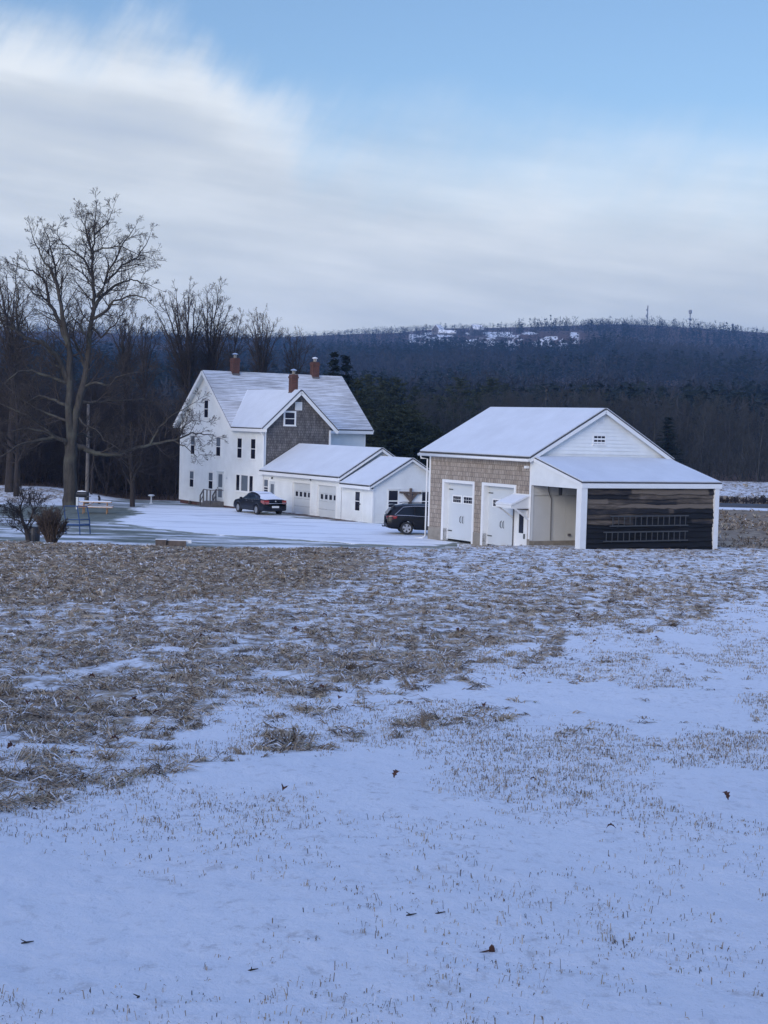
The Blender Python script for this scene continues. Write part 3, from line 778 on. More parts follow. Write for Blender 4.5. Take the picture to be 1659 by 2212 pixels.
for i, (a0, a1, z0, z1) in enumerate(holes[:2]):
    mb = MB(); wbox(mb, FA, a0-.2, a0, -.3, .05, .52, z1+.16); wbox(mb, FA, a1, a1+.15, -.3, .05, .52, z1+.16); wbox(mb, FA, a0, a1, -.3, .05, z1, z1+.16)
    d = mb.build('barn_door', M['trim'], barn)
    mb = MB(); wbox(mb, FA, a0, a1, -.34, -.27, .6, z1); mb.build('door_leaf', M['panel'], d)
    m = (a0+a1)/2
    for x0, x1 in ((a0+.48, m-.14), (m+.14, a1-.3)):
        mb = MB(); wbox(mb, FA, x0-.07, x1+.07, -.27, -.245, 2.57, 3.02); w = mb.build('door_window', M['trim'], d)
        mb = MB()
        for k in range(4):
            wd = (x1-x0)/4
            for j in range(2): wbox(mb, FA, x0+k*wd+.012, x0+(k+1)*wd-.012, -.245, -.24, 2.63+j*.17, 2.63+j*.17+.15)
        mb.build('pane', M['glass'], w)
    for s in (-1, 1):
        mb = MB(); x = m+s*.09; mb.tube([FA(x, -.27, 1.52), FA(x+s*.03, -.2, 1.6), FA(x+s*.03, -.2, 1.82), FA(x, -.27, 1.9)], .02, 6); mb.build('handle', M['handle'], d)
    for z in (1.05, 3.3):
        mb = MB(); wbox(mb, FA, a0+.03, a0+.42, -.27, -.25, z-.03, z+.03); mb.build('strap_hinge', M['handle'], d)
# small side door under a bracketed canopy
mb = MB(); wbox(mb, FA, 8.2, 8.3, -.02, .05, .55, 2.6); wbox(mb, FA, 9.18, 9.28, -.02, .05, .55, 2.6); wbox(mb, FA, 8.3, 9.18, -.02, .05, 2.5, 2.6); wbox(mb, FA, 8.3, 9.18, -.06, .02, .6, 2.5)
d = mb.build('side_door', M['trim'], barn); mb = MB(); wbox(mb, FA, 8.56, 8.94, .02, .035, 1.42, 2.38); mb.build('glass_panel', M['glass'], d)
mb = MB(); wbox(mb, FA, 9.03, 9.1, .02, .09, 1.15, 1.4); mb.build('handle', M['handle'], d)
mb = MB(); mb.slab([(8.0, -.02, 3.3), (9.42, -.02, 3.3), (9.42, -1.15, 2.85), (8.0, -1.15, 2.85)], .05); wbox(mb, FA, 7.98, 9.44, -.0, .06, 3.28, 3.42)
cn = mb.build('door_canopy', M['trim'], barn)
mb = MB(); mb.slab([(8.02, -.1, 3.32), (9.4, -.1, 3.32), (9.4, -1.12, 2.92), (8.02, -1.12, 2.92)], .05); mb.build('snow_cover', M['snow'], cn)
mb = MB()
for x in (8.04, 9.38):
    mb.poly([(x, -.02, 3.28), (x, -1.12, 2.84), (x, -1.12, 2.72), (x, -.02, 2.72)]); mb.beam((x, -.95, 2.72), (x, -.03, 2.15), .07, .08)
    mb.beam((x, -1.1, 2.75), (x, -.03, 2.75), .06, .1)
mb.beam((8.04, -1.12, 2.8), (9.38, -1.12, 2.8), .04, .12); mb.build('canopy_bracket', M['trim'], cn)
mb = MB(); mb.box(8.08, 8.16, -.09, -.03, .5, 2.7); mb.build('conduit_pipe', M['greywood'], barn)
mb = MB(); wbox(mb, FA, 9.1, 9.3, .02, .22, 4.72, 4.85); mb.build('flood_lamp', M['trim'], barn)
# lean-to: posts, beam, end panel, roof, slab wall
LT = 4.0; XE = BL+LT
lz = lambda x: 5.30-(5.30-4.2)*(x-BL)/(LT+.15)
mb = MB(); mb.slab([(BL+.04, -.1, lz(BL)), (XE+.2, -.1, lz(XE+.2)), (XE+.2, BW+.12, lz(XE+.2)), (BL+.04, BW+.12, lz(BL))], .05)
lt = mb.build('lean_to_roof', M['deck'], barn)
n0 = .055
mb = MB(); mb.slab([(BL+.1, -.05, lz(BL+.1)+n0), (XE+.16, -.05, lz(XE+.16)+n0), (XE+.16, BW+.07, lz(XE+.16)+n0), (BL+.1, BW+.07, lz(BL+.1)+n0)], .05); mb.build('snow_cover', M['roofsnow'], lt)
mb = MB(); mb.box(XE+.02, XE+.22, -.1, BW+.12, lz(XE+.2)-.24, lz(XE+.2)-.01)
mb.beam((BL+.05, -.1, lz(BL)-.08), (XE+.1, -.1, lz(XE+.1)-.08), .04, .17); mb.beam((BL+.05, BW+.12, lz(BL)-.08), (XE+.1, BW+.12, lz(XE+.1)-.08), .04, .17)
mb.build('fascia_boards', M['trim'], lt)
mb = MB(); mb.slab([(BL+.05, -.06, 3.9), (XE+.04, -.06, 3.9), (XE+.04, -.06, lz(XE)-.12), (BL+.05, -.06, lz(BL)-.12)], .04) if False else None
f = lambda x, z, y: (x, y, z)
for y in (-.06, -.02): mb.poly([(BL+.04, y, 3.9), (XE+.02, y, 3.9), (XE+.02, y, lz(XE)-.1), (BL+.04, y, lz(BL)-.1)])
mb.poly([(BL+.04, -.06, 3.9), (XE+.02, -.06, 3.9), (XE+.02, -.02, 3.9), (BL+.04, -.02, 3.9)]); mb.build('end_panel', M['paint'], lt)
for yy in (-.08, BW-.28):
    mb = MB(); mb.box(XE-.22, XE+.16, yy, yy+.36 if yy < 0 else yy+.3, -.2, 3.98); mb.build('post', M['trim'], lt)
mb = MB()
for k in range(7): y = .5+k*1.28; mb.beam((BL+.05, y, lz(BL)-.12), (XE, y, lz(XE)-.12), .05, .14)
mb.build('rafters', M['greywood'], lt)
mb = MB(); mb.tube([(BL+.08, 1.0, 3.85), (BL+.08, 1.0, 3.6), (BL+.08, 1.2, 3.2), (BL+.08, 1.22, 1.1)], .022, 6); mb.box(BL+.02, BL+.1, 2.35, 2.5, 1.3, 1.42); mb.build('wall_cable', M['greywood'], lt)
mb = MB(); mb.tube([(BL+1.2, .9, lz(BL+1.2)-.3), (BL+1.2, .9, 3.45)], [.12, .09], 8); mb.build('hanging_lamp', M['black'], lt)
# slab wall: live-edge boards, each a wavy strip lapping the one below
rg = np.random.default_rng(5); V = []; Fq = []; tone = []
z = .55; nx = 46; row = 0
while z < 4.02:
    h = rg.uniform(.16, .30); ys = np.linspace(.22, BW-.2, nx); off = .10*(1+.4*math.sin(row)); ph = rg.uniform(0, 50)
    cuts = sorted(rg.uniform(.5, BW-.5, 2)); tn = rg.uniform(.1, 1, 3)
    low = z+(fbm(ys*1.1+ph, ys*0+row, 3, 2)-.5)*.16; low2 = low+(fbm(ys*5+ph, ys*0+row, 2, 6)-.5)*.03
    top = z+h+.14
    i0 = len(V)
    for k, y in enumerate(ys):
        tv = tn[0] if y < cuts[0] else (tn[1] if y < cuts[1] else tn[2])
        for (o, zz) in ((.0, low2[k]), (off, low2[k]+.004), (off*.9, low2[k]+.06), (.004, top)):
            V.append((XE+.0+o, y, min(zz, 4.02))); tone.append(tv)
    for k in range(nx-1):
        for j in range(3): a = i0+k*4+j; Fq.append((a, a+4, a+5, a+1))
    z += h; row += 1
fastmesh('slab_wall', np.array(V), [np.array(Fq)], M['slab'], tone=tone, parent=lt)
mb = MB(); mb.poly([(XE-.02, .2, .3), (XE-.02, BW-.2, .3), (XE-.02, BW-.2, 4.1), (XE-.02, .2, 4.1)]); mb.box(XE-.02, XE+.05, .2, BW-.2, .2, .56); mb.build('wall_backing', M['barkblack'] if 'barkblack' in M else M['black'], lt)
# two ladders hung on the slab wall
def ladder(y0, y1, z0, z1, n, label):
    mb = MB()
    for z in (z0, z1): mb.box(XE+.135, XE+.175, y0, y1, z-.03, z+.03)
    o = mb.build('ladder', M['ladder'], None); o.location = (BX, BY, 0); o.rotation_euler = (0, 0, RZ)
    tag(o, label, 'ladder', 'ladders hung on the slab wall')
    for k in range(n):
        y = y0+(y1-y0)*(k+.5)/n; m2 = MB(); m2.box(XE+.14, XE+.17, y-.018, y+.018, z0+.03, z1-.03); m2.build('rung', M['ladder'], o)
    m2 = MB()
    for y in (y0+.5, y1-.5): m2 = MB().box(XE+.06, XE+.185, y-.02, y+.02, z0-.07, z0-.03); m2.build('wall_hook', M['black'], o)
ladder(1.72, 6.75, 2.1, 2.58, 14, 'upper of two ladders hung sideways on the dark slab wall')
ladder(1.35, 6.75, 1.35, 1.8, 15, 'lower of two ladders hung sideways on the dark slab wall')
# weathervane on the ridge
px, py = BX, BY
wv = empty('weathervane', (0, 0, 0), 0, 'dark weathervane with spread wings on a pole on the barn ridge', 'weathervane')
mt = Matrix.Translation((BX, BY, 0)) @ Matrix.Rotation(RZ, 4, 'Z')
w0 = mt @ Vector((4.6, BR, bz)); wv.location = w0
mb = MB(); mb.tube([(0, 0, -.05), (0, 0, .95)], [.03, .02], 8); mb.tube([(0, 0, .42), (0, 0, .47), (0, 0, .56), (0, 0, .6)], [.02, .07, .06, .02], 10); mb.tube([(0, 0, 0), (0, 0, .12)], [.09, .03], 8); mb.build('pole', M['black'], wv)
mb = MB(); mb.tube([(-.05, 0, .92), (.02, 0, 1.0), (.08, 0, 1.12), (.13, 0, 1.15)], [.05, .075, .045, .015], 8)
bd = mb.build('bird', M['black'], wv)
for s in (-1, 1):
    mb = MB(); mb.slab([(-.02, s*.02, 1.05), (.12, s*.04, 1.06), (.06, s*.42, 1.24), (-.14, s*.36, 1.2)], .03); mb.slab([(.0, s*.3, 1.17), (.05, s*.42, 1.24), (-.2, s*.5, 1.21)], .02); mb.build('wing', M['black'], bd)

# ================================================================== cars (x forward, y left, wheels on z=0)
def lerp_tab(tab, x):
    xs = [t[0] for t in tab]; return [float(np.interp(x, xs, [t[i] for t in tab])) for i in range(1, len(tab[0]))]
def car_body(tab, wheels, rw, x0, x1, N=96):
    """tab rows: x, sill z, belt z, top z, half width, half width of roof. wheels: x centres"""
    X = np.linspace(x0, x1, N); rings = []
    for x in X:
        zb, zl, zt, w, wr = lerp_tab(tab, x)
        for wx in wheels:
            d = rw+.06; dx = abs(x-wx)
            if dx < d: zb = max(zb, math.sqrt(d*d-dx*dx)+rw*.93)
        zb = min(zb, zl-.12)
        gh = zt-zl
        half = [(0, zb), (w-.10, zb), (w-.01, zb+.04), (w+.005, zb+(zl-zb)*.45), (w-.015, zl-.07), (w-.06, zl)]
        if gh > .08: half += [(wr+(w-.06-wr)*.5, zl+gh*.5), (wr+.02, zt-.10), (wr-.10, zt-.025), (0, zt+.015)]
        else: half += [(w-.14, zl+gh*.5), (w-.24, zl+gh*.75), (w-.38, zt), (0, zt+.02)]
        rings.append([(x, y, z) for y, z in half]+[(x, -y, z) for y, z in half[-2:0:-1]])
    k = len(rings[0]); mb = MB()
    mb.v = [p for r in rings for p in r]
    for i in range(N-1):
        for j in range(k):
            mb.f.append((i*k+j, i*k+(j+1) % k, (i+1)*k+(j+1) % k, (i+1)*k+j))
    mb.f.append(tuple(range(k))); mb.f.append(tuple((N-1)*k+j for j in reversed(range(k))))
    return mb
def wheel(parent, x, y, r, spokes=5):
    s = 1 if y > 0 else -1
    mb = MB(); prof = [(-.11, r*.66), (-.11, r*.96), (-.09, r), (.09, r), (.11, r*.95), (.11, r*.66)]
    n = 28
    for a in range(n):
        for o, rr in prof: mb.v.append((rr*math.cos(2*math.pi*a/n), o*s, rr*math.sin(2*math.pi*a/n)))
    k = len(prof)
    for a in range(n):
        for j in range(k-1): mb.f.append((a*k+j, a*k+j+1, ((a+1) % n)*k+j+1, ((a+1) % n)*k+j))
    w = mb.build('wheel', M['tyre'], parent); w.location = (x, y, r)
    mb = MB(); ro = r*.68
    for a in range(n):
        for rr, o in ((ro, .105), (ro*.9, .10), (ro*.9, .0)): mb.v.append((rr*math.cos(2*math.pi*a/n), o*s, rr*math.sin(2*math.pi*a/n)))
    for a in range(n):
        for j in range(2): mb.f.append((a*3+j, a*3+j+1, ((a+1) % n)*3+j+1, ((a+1) % n)*3+j))
    for q in range(spokes):
        a = 2*math.pi*q/spokes+.3
        ca, sa = math.cos(a), math.sin(a); t = .17
        pts = [(-sa*r*t*.6, ca*r*t*.6), (ca*ro-sa*r*t*1.1, sa*ro+ca*r*t*1.1), (ca*ro+sa*r*t*1.1, sa*ro-ca*r*t*1.1), (sa*r*t*.6, -ca*r*t*.6)]
        i = len(mb.v); mb.v += [(p[0], .10*s, p[1]) for p in pts]+[(p[0], .06*s, p[1]) for p in pts]
        mb.f += [(i, i+1, i+2, i+3), (i+7, i+6, i+5, i+4), (i, i+4, i+5, i+1), (i+1, i+5, i+6, i+2), (i+2, i+6, i+7, i+3), (i+3, i+7, i+4, i)]
    rm = mb.build('rim', M['rim'], w)
    mb = MB(); mb.tube([(0, .02*s, 0), (0, .04*s, 0)], ro*.9, 20); mb.build('brake_disc', M['black'], w)
    return w
def patch(tab, pts, side, off=.012, frac=True):
    """side glass: pts (x, t) with t 0 belt .. 1 roof edge"""
    out = []
    for x, t in pts:
        zb, zl, zt, w, wr = lerp_tab(tab, x); gh = zt-zl
        z = zl+.015+(gh-.13)*t; y = (w-.06)+((wr+.02)-(w-.06))*t
        out.append((x, side*(y+off), z))
    return out

# ---- sedan: heads away to the left, tail towards us
h = math.radians(31.1)
sx, sy = -7.75, 106.6
dx, dy = -math.sin(h), math.cos(h)
sedan = empty('sedan', (sx+dx*1.375, sy+dy*1.375, Hs(-8.4, 107.5)+.06), math.atan2(dy, dx), 'dark navy four-door sedan with snow on its roof and boot, parked before the garage', 'car')
ST = [(-2.42, .42, .86, .90, .78, .5), (-2.36, .30, .98, 1.03, .86, .5), (-1.9, .26, 1.02, 1.06, .9, .5), (-1.72, .25, 1.02, 1.09, .91, .5), (-1.05, .24, 1.0, 1.34, .915, .56), (-.55, .24, .98, 1.44, .915, .58), (.1, .24, .96, 1.465, .915, .59), (.5, .24, .95, 1.42, .915, .58), (1.25, .24, .93, 1.0, .91, .5), (1.5, .24, .91, .955, .905, .5), (2.0, .25, .83, .87, .88, .5), (2.3, .28, .72, .74, .80, .5), (2.44, .4, .6, .61, .66, .4)]
body = car_body(ST, (1.375, -1.375), .325, -2.42, 2.44).build('body', M['navy'], sedan, smooth=True)
for x in (1.375, -1.375):
    for y in (.80, -.80): wheel(sedan, x, y, .325, 7)
for s in (1, -1):
    for pts in ([(-1.45, .0), (-1.0, .95), (-.5, 1), (-.42, 0)], [(-.36, 0), (-.44, 1), (.38, 1), (.95, .02)]):
        g = MB().poly(patch(ST, pts, s)); g.build('side_window', M['carglass'], sedan)
    m = MB(); m.tube([(.75, s*.9, 1.0), (.72, s*1.02, 1.02)], .05, 8); m.box(.66, .78, min(s*.94, s*1.08), max(s*.94, s*1.08), .95, 1.08); m.build('wing_mirror', M['navy'], sedan)
    m = MB()
    p = [(-2.45, s*.50, .80), (-2.455, s*.50, 1.0), (-2.39, s*.84, 1.0), (-2.1, s*.925, .99), (-2.12, s*.93, .86), (-2.40, s*.84, .74)]
    m.slab(p, .012); 
    m.v = [(v[0]-.0, v[1]+s*.005, v[2]) for v in m.v]
    m.poly([(-2.455, s*.48, .76), (-2.455, s*.48, 1.0), (-2.40, s*.82, 1.0), (-2.41, s*.82, .74)])
    m.poly([(-2.40, s*.82, 1.0), (-2.08, s*.925, .985), (-2.10, s*.93, .86), (-2.41, s*.86, .74)])
    tl = m.build('tail_lamp', M['pinklamp'], sedan)
    m = MB(); m.poly([(-2.458, s*.5, .90), (-2.458, s*.5, 1.0), (-2.405, s*.825, 1.0), (-2.405, s*.825, .90)]); m.build('upper_lens', M['red'], tl)
    for x in (-.95, -.05):
        m = MB(); m.box(x, x+.16, min(s*.915, s*.93), max(s*.915, s*.93), .86, .89); m.build('door_handle', M['chrome'], sedan)
    m = MB(); m.tube([patch(ST, [(q, -.02)], s, .012)[0] for q in (-1.6, -1, -.4, .3, 1.0)], .012, 5); m.build('window_trim', M['chrome'], sedan)
def top_strip(ST, xs, wf, off, th):
    top = []; 
    for x in xs:
        zb, zl, zt, w, wr = lerp_tab(ST, x)
        gh = zt-zl; hw = (wr-.10 if gh > .08 else w-.30)*wf; top.append((x, hw, zt+off))
    mb = MB(); n = 7
    for x, hw, z in top:
        for j in range(n):
            u = -1+2*j/(n-1); mb.v.append((x, hw*u, z-.035*u*u+.012))
    for i in range(len(top)-1):
        for j in range(n-1): mb.f.append((i*n+j, i*n+j+1, (i+1)*n+j+1, (i+1)*n+j))
    return mb
top_strip(ST, [-.98, -.55, -.1, .3, .45], 1.2, .03, 0).build('roof_snow', M['snow'], sedan, smooth=True)
top_strip(ST, [-2.36, -2.2, -1.95, -1.75, -1.3, -1.05], 1.3, .028, 0).build('boot_snow', M['snow'], sedan, smooth=True)
m = MB(); m.tube([(-2.45, -.78, .80), (-2.475, -.3, .80), (-2.48, 0, .80), (-2.475, .3, .80), (-2.45, .5, .79)], .018, 6); m.build('boot_chrome_strip', M['chrome'], sedan)
m = MB(); m.box(-2.47, -2.43, -.26, .26, .50, .63); m.build('number_plate', M['plate'], sedan)
m = MB(); m.box(-2.46, -2.3, -.80, .80, .34, .6); m.build('bumper', M['navy'], sedan)
m = MB(); m.tube([(-2.44, 0, .94), (-2.46, 0, .94)], .05, 10); m.build('badge', M['chrome'], sedan)

# ---- estate / utility car: heads right, rear at left, side on
ua = math.radians(6)
RWX, RWY = 1.28, 90.95
suv = empty('sport_utility_car', (RWX+math.cos(ua)*1.45-math.sin(ua)*.82, RWY+math.sin(ua)*1.45+math.cos(ua)*.82, Hs(1.3, 91)+.055), ua, 'black sport utility car half hidden behind the left corner of the barn', 'car')
UT = [(-2.55, .48, .98, 1.02, .80, .6), (-2.5, .38, 1.06, 1.12, .88, .62), (-2.28, .33, 1.10, 1.42, .93, .64), (-2.05, .32, 1.12, 1.62, .94, .66), (-1.6, .3, 1.12, 1.70, .95, .67), (-.4, .28, 1.07, 1.74, .955, .68), (.4, .28, 1.04, 1.70, .955, .67), (1.15, .28, 1.02, 1.14, .95, .6), (1.5, .3, 1.0, 1.06, .94, .6), (2.1, .32, .93, .98, .92, .6), (2.4, .38, .8, .82, .86, .6), (2.5, .5, .66, .68, .7, .5)]
car_body(UT, (1.42, -1.42), .37, -2.55, 2.5).build('body', M['blackcar'], suv, smooth=True)
for x in (1.42, -1.42):
    for y in (.82, -.82): wheel(suv, x, y, .37, 5)
for s in (1, -1):
    for pts in ([(-2.0, .06), (-1.6, .92), (-1.0, 1), (-1.0, 0)], [(-.94, 0), (-.94, 1), (-.02, 1), (-.02, 0)], [(.04, 0), (.04, 1), (.42, .95), (.95, .05)]):
        MB().poly(patch(UT, pts, s)).build('side_window', M['carglass'], suv)
    pts = [(-2.12, .0), (-1.62, .98), (-1.0, 1.06), (-.2, 1.06), (.42, 1.0)]
    m = MB(); m.tube([patch(UT, [p], s, .012)[0] for p in pts], .016, 6); m.tube([patch(UT, [(x, -.04)], s, .014)[0] for x in (-2.12, -1.4, -.7, -.1, .5, 1.0)], .016, 6); m.build('window_trim', M['chrome'], suv)
    m = MB(); m.tube([(-1.7, s*.6, 1.74), (-1.5, s*.6, 1.79), (.2, s*.6, 1.79), (.4, s*.6, 1.72)], .02, 6); m.build('roof_rail', M['black'], suv)
    m = MB()
    m.poly([(-2.52, s*.80, 1.06), (-2.30, s*.935, 1.09), (-1.98, s*.955, 1.06), (-2.02, s*.96, .93), (-2.3, s*.945, .88), (-2.53, s*.82, .92)])
    m.poly([(-2.565, s*.5, 1.04), (-2.52, s*.80, 1.06), (-2.53, s*.82, .92), (-2.57, s*.5, .92)])
    tl = m.build('tail_lamp', M['red'], suv)
    m = MB(); m.poly([(-2.45, s*.87, 1.065), (-2.28, s*.95, 1.085), (-2.02, s*.965, 1.055), (-2.05, s*.965, 1.01), (-2.3, s*.955, 1.02), (-2.47, s*.87, 1.01)]); m.build('upper_lens', M['pinklamp'], tl)
m = MB(); m.box(-2.35, -2.1, -.6, .6, 1.66, 1.70); m.build('rear_spoiler', M['blackcar'], suv)
m = MB(); m.tube([(-2.5, 0, .42), (-2.72, 0, .42), (-2.74, 0, .5)], .035, 8); m.build('tow_hitch', M['black'], suv)
m = MB(); m.tube([(-1.2, 0, 1.74), (-1.28, 0, 1.83)], [.05, .02], 8); m.build('roof_aerial', M['black'], suv)
m = MB(); m.slab([(-2.57, -.72, .40), (-2.57, .72, .40), (-2.4, .80, .40), (-2.4, -.80, .40)], .2); m.build('bumper', M['black'], suv)
m = MB(); m.poly([(-2.30, -.62, 1.42), (-2.30, .62, 1.42), (-2.52, .70, 1.14), (-2.52, -.70, 1.14)]); m.v = [(x-.02, y, z+.02) for x, y, z in m.v]; m.build('rear_window', M['carglass'], suv)

# ================================================================== garden things
def put(o, vx, vy, rz=0, dz=0):
    x, y, z = on_ground(vx, vy); o.location = (x, y, z+dz); o.rotation_euler = (0, 0, rz); return o
# picnic table
pt = empty('picnic_table', (0, 0, 0), 0, 'orange wooden picnic table with snow on top, beside the big bare tree', 'table')
x, y, z = on_ground(206, 1109); pt.location = (x, y, z); pt.rotation_euler = (0, 0, .12)
for k in range(5): MB().box(-1.05, 1.05, -.37+k*.15, -.24+k*.15, .72, .76).build('top_board', M['wood'], pt)
for s in (-1, 1):
    b = MB().box(-1.15, 1.15, s*.78-.13, s*.78+.13, .42, .46).build('bench', M['wood'], pt)
    MB().box(-1.1, 1.1, s*.78-.11, s*.78+.11, .462, .50).build('snow', M['snow'], b)
    for x in (-.75, .75):
        MB().beam((x, s*.75, 0), (x, s*.25, .72), .09, .05, (1, 0, 0)).build('leg', M['wood'], pt)
MB().box(-1.0, 1.0, -.36, .36, .762, .81).build('snow', M['snow'], pt)
for x in (-.75, .75): MB().box(x-.02, x+.02, -.85, .85, .34, .42).build('cross_brace', M['wood'], pt)
MB().beam((-.7, 0, .38), (-.1, 0, .7), .04, .08, (0, 1, 0)).build('brace', M['wood'], pt)
# small charcoal grill with snow on its lid
gr = empty('charcoal_grill', (0, 0, 0), 0, 'black grill with snow on its lid, standing right of the big tree trunk', 'grill'); put(gr, 176, 1097)
m = MB(); m.tube([(-.38, 0, .92), (-.34, 0, .92), (.34, 0, .92), (.38, 0, .92)], [.05, .2, .2, .05], 12); m.build('lid', M['black'], gr)
for sx_ in (-.28, .28):
    for sy_ in (-.16, .16): MB().tube([(sx_, sy_, 0), (sx_*.8, sy_*.6, .8)], .018, 6).build('leg', M['greywood'], gr)
m = MB(); m.tube([(-.3, 0, 1.1), (0, 0, 1.13), (.3, 0, 1.1)], [.04, .07, .04], 8); m.build('snow', M['snow'], gr)
MB().box(.38, .62, -.16, .16, .78, .82).build('side_shelf', M['greywood'], gr)
# pale short post by the trunk
o = MB().box(-.07, .07, -.07, .07, -.1, .78).box(-.09, .09, -.09, .09, .78, .82).build('marker_post', M['panel']); put(o, 166.5, 1100); tag(o, 'short pale post just right of the big tree trunk', 'post')
# utility pole
up = empty('utility_pole', (0, 0, 0), 0, 'thin pale wooden pole rising just right of the big tree', 'pole'); put(up, 187, 1088)
m = MB(); m.tube([(0, 0, -.3), (.02, 0, 3), (0, 0, 7.6)], [.15, .13, .10], 12); m.build('shaft', M['pole'], up, smooth=True)
m = MB(); m.tube([(.0, 0, -.1), (.0, 0, .85)], [.19, .17], 12); m.build('base_guard', M['black'], up, smooth=True)
m = MB(); m.tube([(0, 0, 7.3), (.0, -.25, 7.35), (0, -.3, 7.2)], [.03, .03, .05], 6); m.build('lamp_arm', M['black'], up)
o = MB().tube([(0, 0, -.1), (.02, 0, .45), (-.06, 0, .62)], [.11, .09, .07], 8).build('tree_stump', M['barkdark']); put(o, 214, 1088); tag(o, 'short black stump behind the picnic table', 'stump')
# birdbath
bb = empty('birdbath', (0, 0, 0), 0, 'small white birdbath on the lawn near the farmhouse corner', 'birdbath'); put(bb, 326.5, 1087.6)
MB().tube([(0, 0, -.05), (0, 0, .04), (0, 0, .08), (0, 0, .5), (0, 0, .54)], [.16, .15, .06, .05, .09], 12).build('pedestal', M['panel'], bb, smooth=True)
MB().tube([(0, 0, .54), (0, 0, .58), (0, 0, .64), (0, 0, .66)], [.08, .2, .27, .27], 16).build('basin', M['panel'], bb, smooth=True)
MB().tube([(0, 0, .66), (0, 0, .70)], [.24, .14], 14).build('snow', M['snow'], bb)
# blue garden swing frame
sw = empty('swing_frame', (0, 0, 0), 0, 'dark blue metal garden swing frame standing behind the round brown bush', 'swing frame'); put(sw, 167, 1154, .12)
for x, y0_ in ((-.62, -.25), (.12, -.42), (.62, .15)):
    MB().tube([(x+.05, y0_, -.05), (x-.0, y0_*.9, .75), (x-.14 if x > 0 else x-.1, y0_*.4, 1.5)], .032, 8).build('leg', M['blue'], sw)
for z, r in ((.52, .06), (.80, .028)): MB().tube([(-.62, -.3, z), (.15, -.38, z), (.62, .1, z)], r, 8).build('rail', M['blue'], sw)
MB().tube([(-.7, -.1, 1.5), (.5, .05, 1.5)], .03, 8).build('top_bar', M['blue'], sw)
MB().box(-.55, .4, -.34, .05, .50, .55).build('seat', M['blue'], sw)
# black barrel behind the small fruit tree
o = MB().tube([(0, 0, -.05), (0, 0, .08), (0, 0, .35), (0, 0, .68), (0, 0, .72)], [.27, .28, .30, .28, .29], 18).build('barrel', M['black'], smooth=False); put(o, 73.5, 1169); tag(o, 'black barrel standing behind the small bare fruit tree', 'barrel')
# low timber box and planks at the edge of the lawn
pl = empty('planter_box', (0, 0, 0), 0, 'low weathered timber box with snowy boards lying at the edge of the lawn', 'planter'); x, y, z = on_ground(362, 1183); pl.location = (x, y+1.2, z+.12); pl.rotation_euler = (0, 0, .05)
MB().box(-.75, -.22, -.2, .2, -.3, .18).build('end_box', M['timber'], pl); MB().box(-.76, -.21, -.2, .2, .182, .2).build('snow', M['snow'], pl)
MB().box(-.22, .75, -.05, .05, -.3, .13).build('board', M['timber'], pl); MB().box(-.2, 1.0, .1, .32, .02, .17).build('snowy_plank', M['snow'], pl)
# overhead wire beyond the barn
x0_, y0_, z0_ = at_y(1040, 958, 190); xa, ya, za = at_y(1820, 1010, 190)
pts = [(x0_+(xa-x0_)*t, 190, z0_+(za-z0_)*t-1.2*4*t*(1-t)*.35) for t in np.linspace(0, 1, 24)]
tag(MB().tube(pts, .028, 5).build('overhead_wire', M['black']), 'thin dark wire strung before the woods to the right of the barn', 'wire')
# distant poles carrying it
for vx, g in ((1040, 0), (1820, 1)):
    p = pts[0] if g == 0 else pts[-1]; zg = Hs(p[0], 190)
    tag(MB().tube([(p[0], 190.2, zg-.3), (p[0], 190.2, p[2]+.5)], [.16, .12], 10).build('wire_pole', M['pole']), ['wooden pole carrying the wire behind the barn roof', 'wooden pole carrying the wire past the right edge of the field'][g], 'pole')
# letter box and stones at the foot of the right-hand woods
for vx, vy, s in ((1612, 1052, .3), (1588, 1055, .2)):
    x, y = at_y(vx, vy, 178)[:2]; z = Hs(x, y)
    b = MB(); n = 10
    b.tube([(0, 0, -.2), (0, 0, .1), (.05, 0, s*.8), (.03, 0, s*1.1)], [s*.5, s*.62, s*.45, s*.1], 7)
    o = b.build('boulder', M['concrete']); o.location = (x, y, z); tag(o, 'pale boulder at the foot of the woods, %s of two' % ('larger' if s > .25 else 'smaller'), 'boulder')

# ================================================================== trees
def nrm(v): return v/(np.linalg.norm(v)+1e-9)
UPV = np.array([0, 0, 1.0])
def rnd_dir(d, ang, rg):
    a = np.cross(d, rg.normal(size=3)); a = nrm(a); return nrm(d*math.cos(ang)+a*math.sin(ang))
def grow(ch, p, d, L, r0, lvl, cfg, rg):
    n = cfg['seg'][lvl]; pts = [np.array(p, float)]; step = L/n; dirs = [d]
    for i in range(n):
        d = nrm(d+rg.normal(size=3)*cfg['jit'][lvl]+UPV*cfg['trop'][lvl]); pts.append(pts[-1]+d*step); dirs.append(d)
    r1 = max(cfg['rmin'], r0*cfg['taper'][lvl]); rad = np.linspace(r0, r1, n+1)
    ch[lvl].append((np.array(pts), rad))
    if lvl+1 >= len(cfg['seg']): return
    k = cfg['n'][lvl]; k = max(1, int(k*(.75+.5*rg.random())))
    for j in range(k):
        t = cfg['t0'][lvl]+(1-cfg['t0'][lvl])*((j+rg.random())/k); f = min(t, .999)*n; i = int(f); q = pts[i]+(pts[i+1]-pts[i])*(f-i)
        r = rad[i]+(rad[i+1]-rad[i])*(f-i)
        dd = rnd_dir(dirs[i+1], math.radians(cfg['ang'][lvl]*(.75+.5*rg.random())), rg)
        LL = L*cfg['ratio'][lvl]*(1.15-.6*t*cfg.get('cone', 1))*(.7+.6*rg.random())
        grow(ch, q, dd, LL, max(cfg['rmin'], r*cfg['rr'][lvl]), lvl+1, cfg, rg)
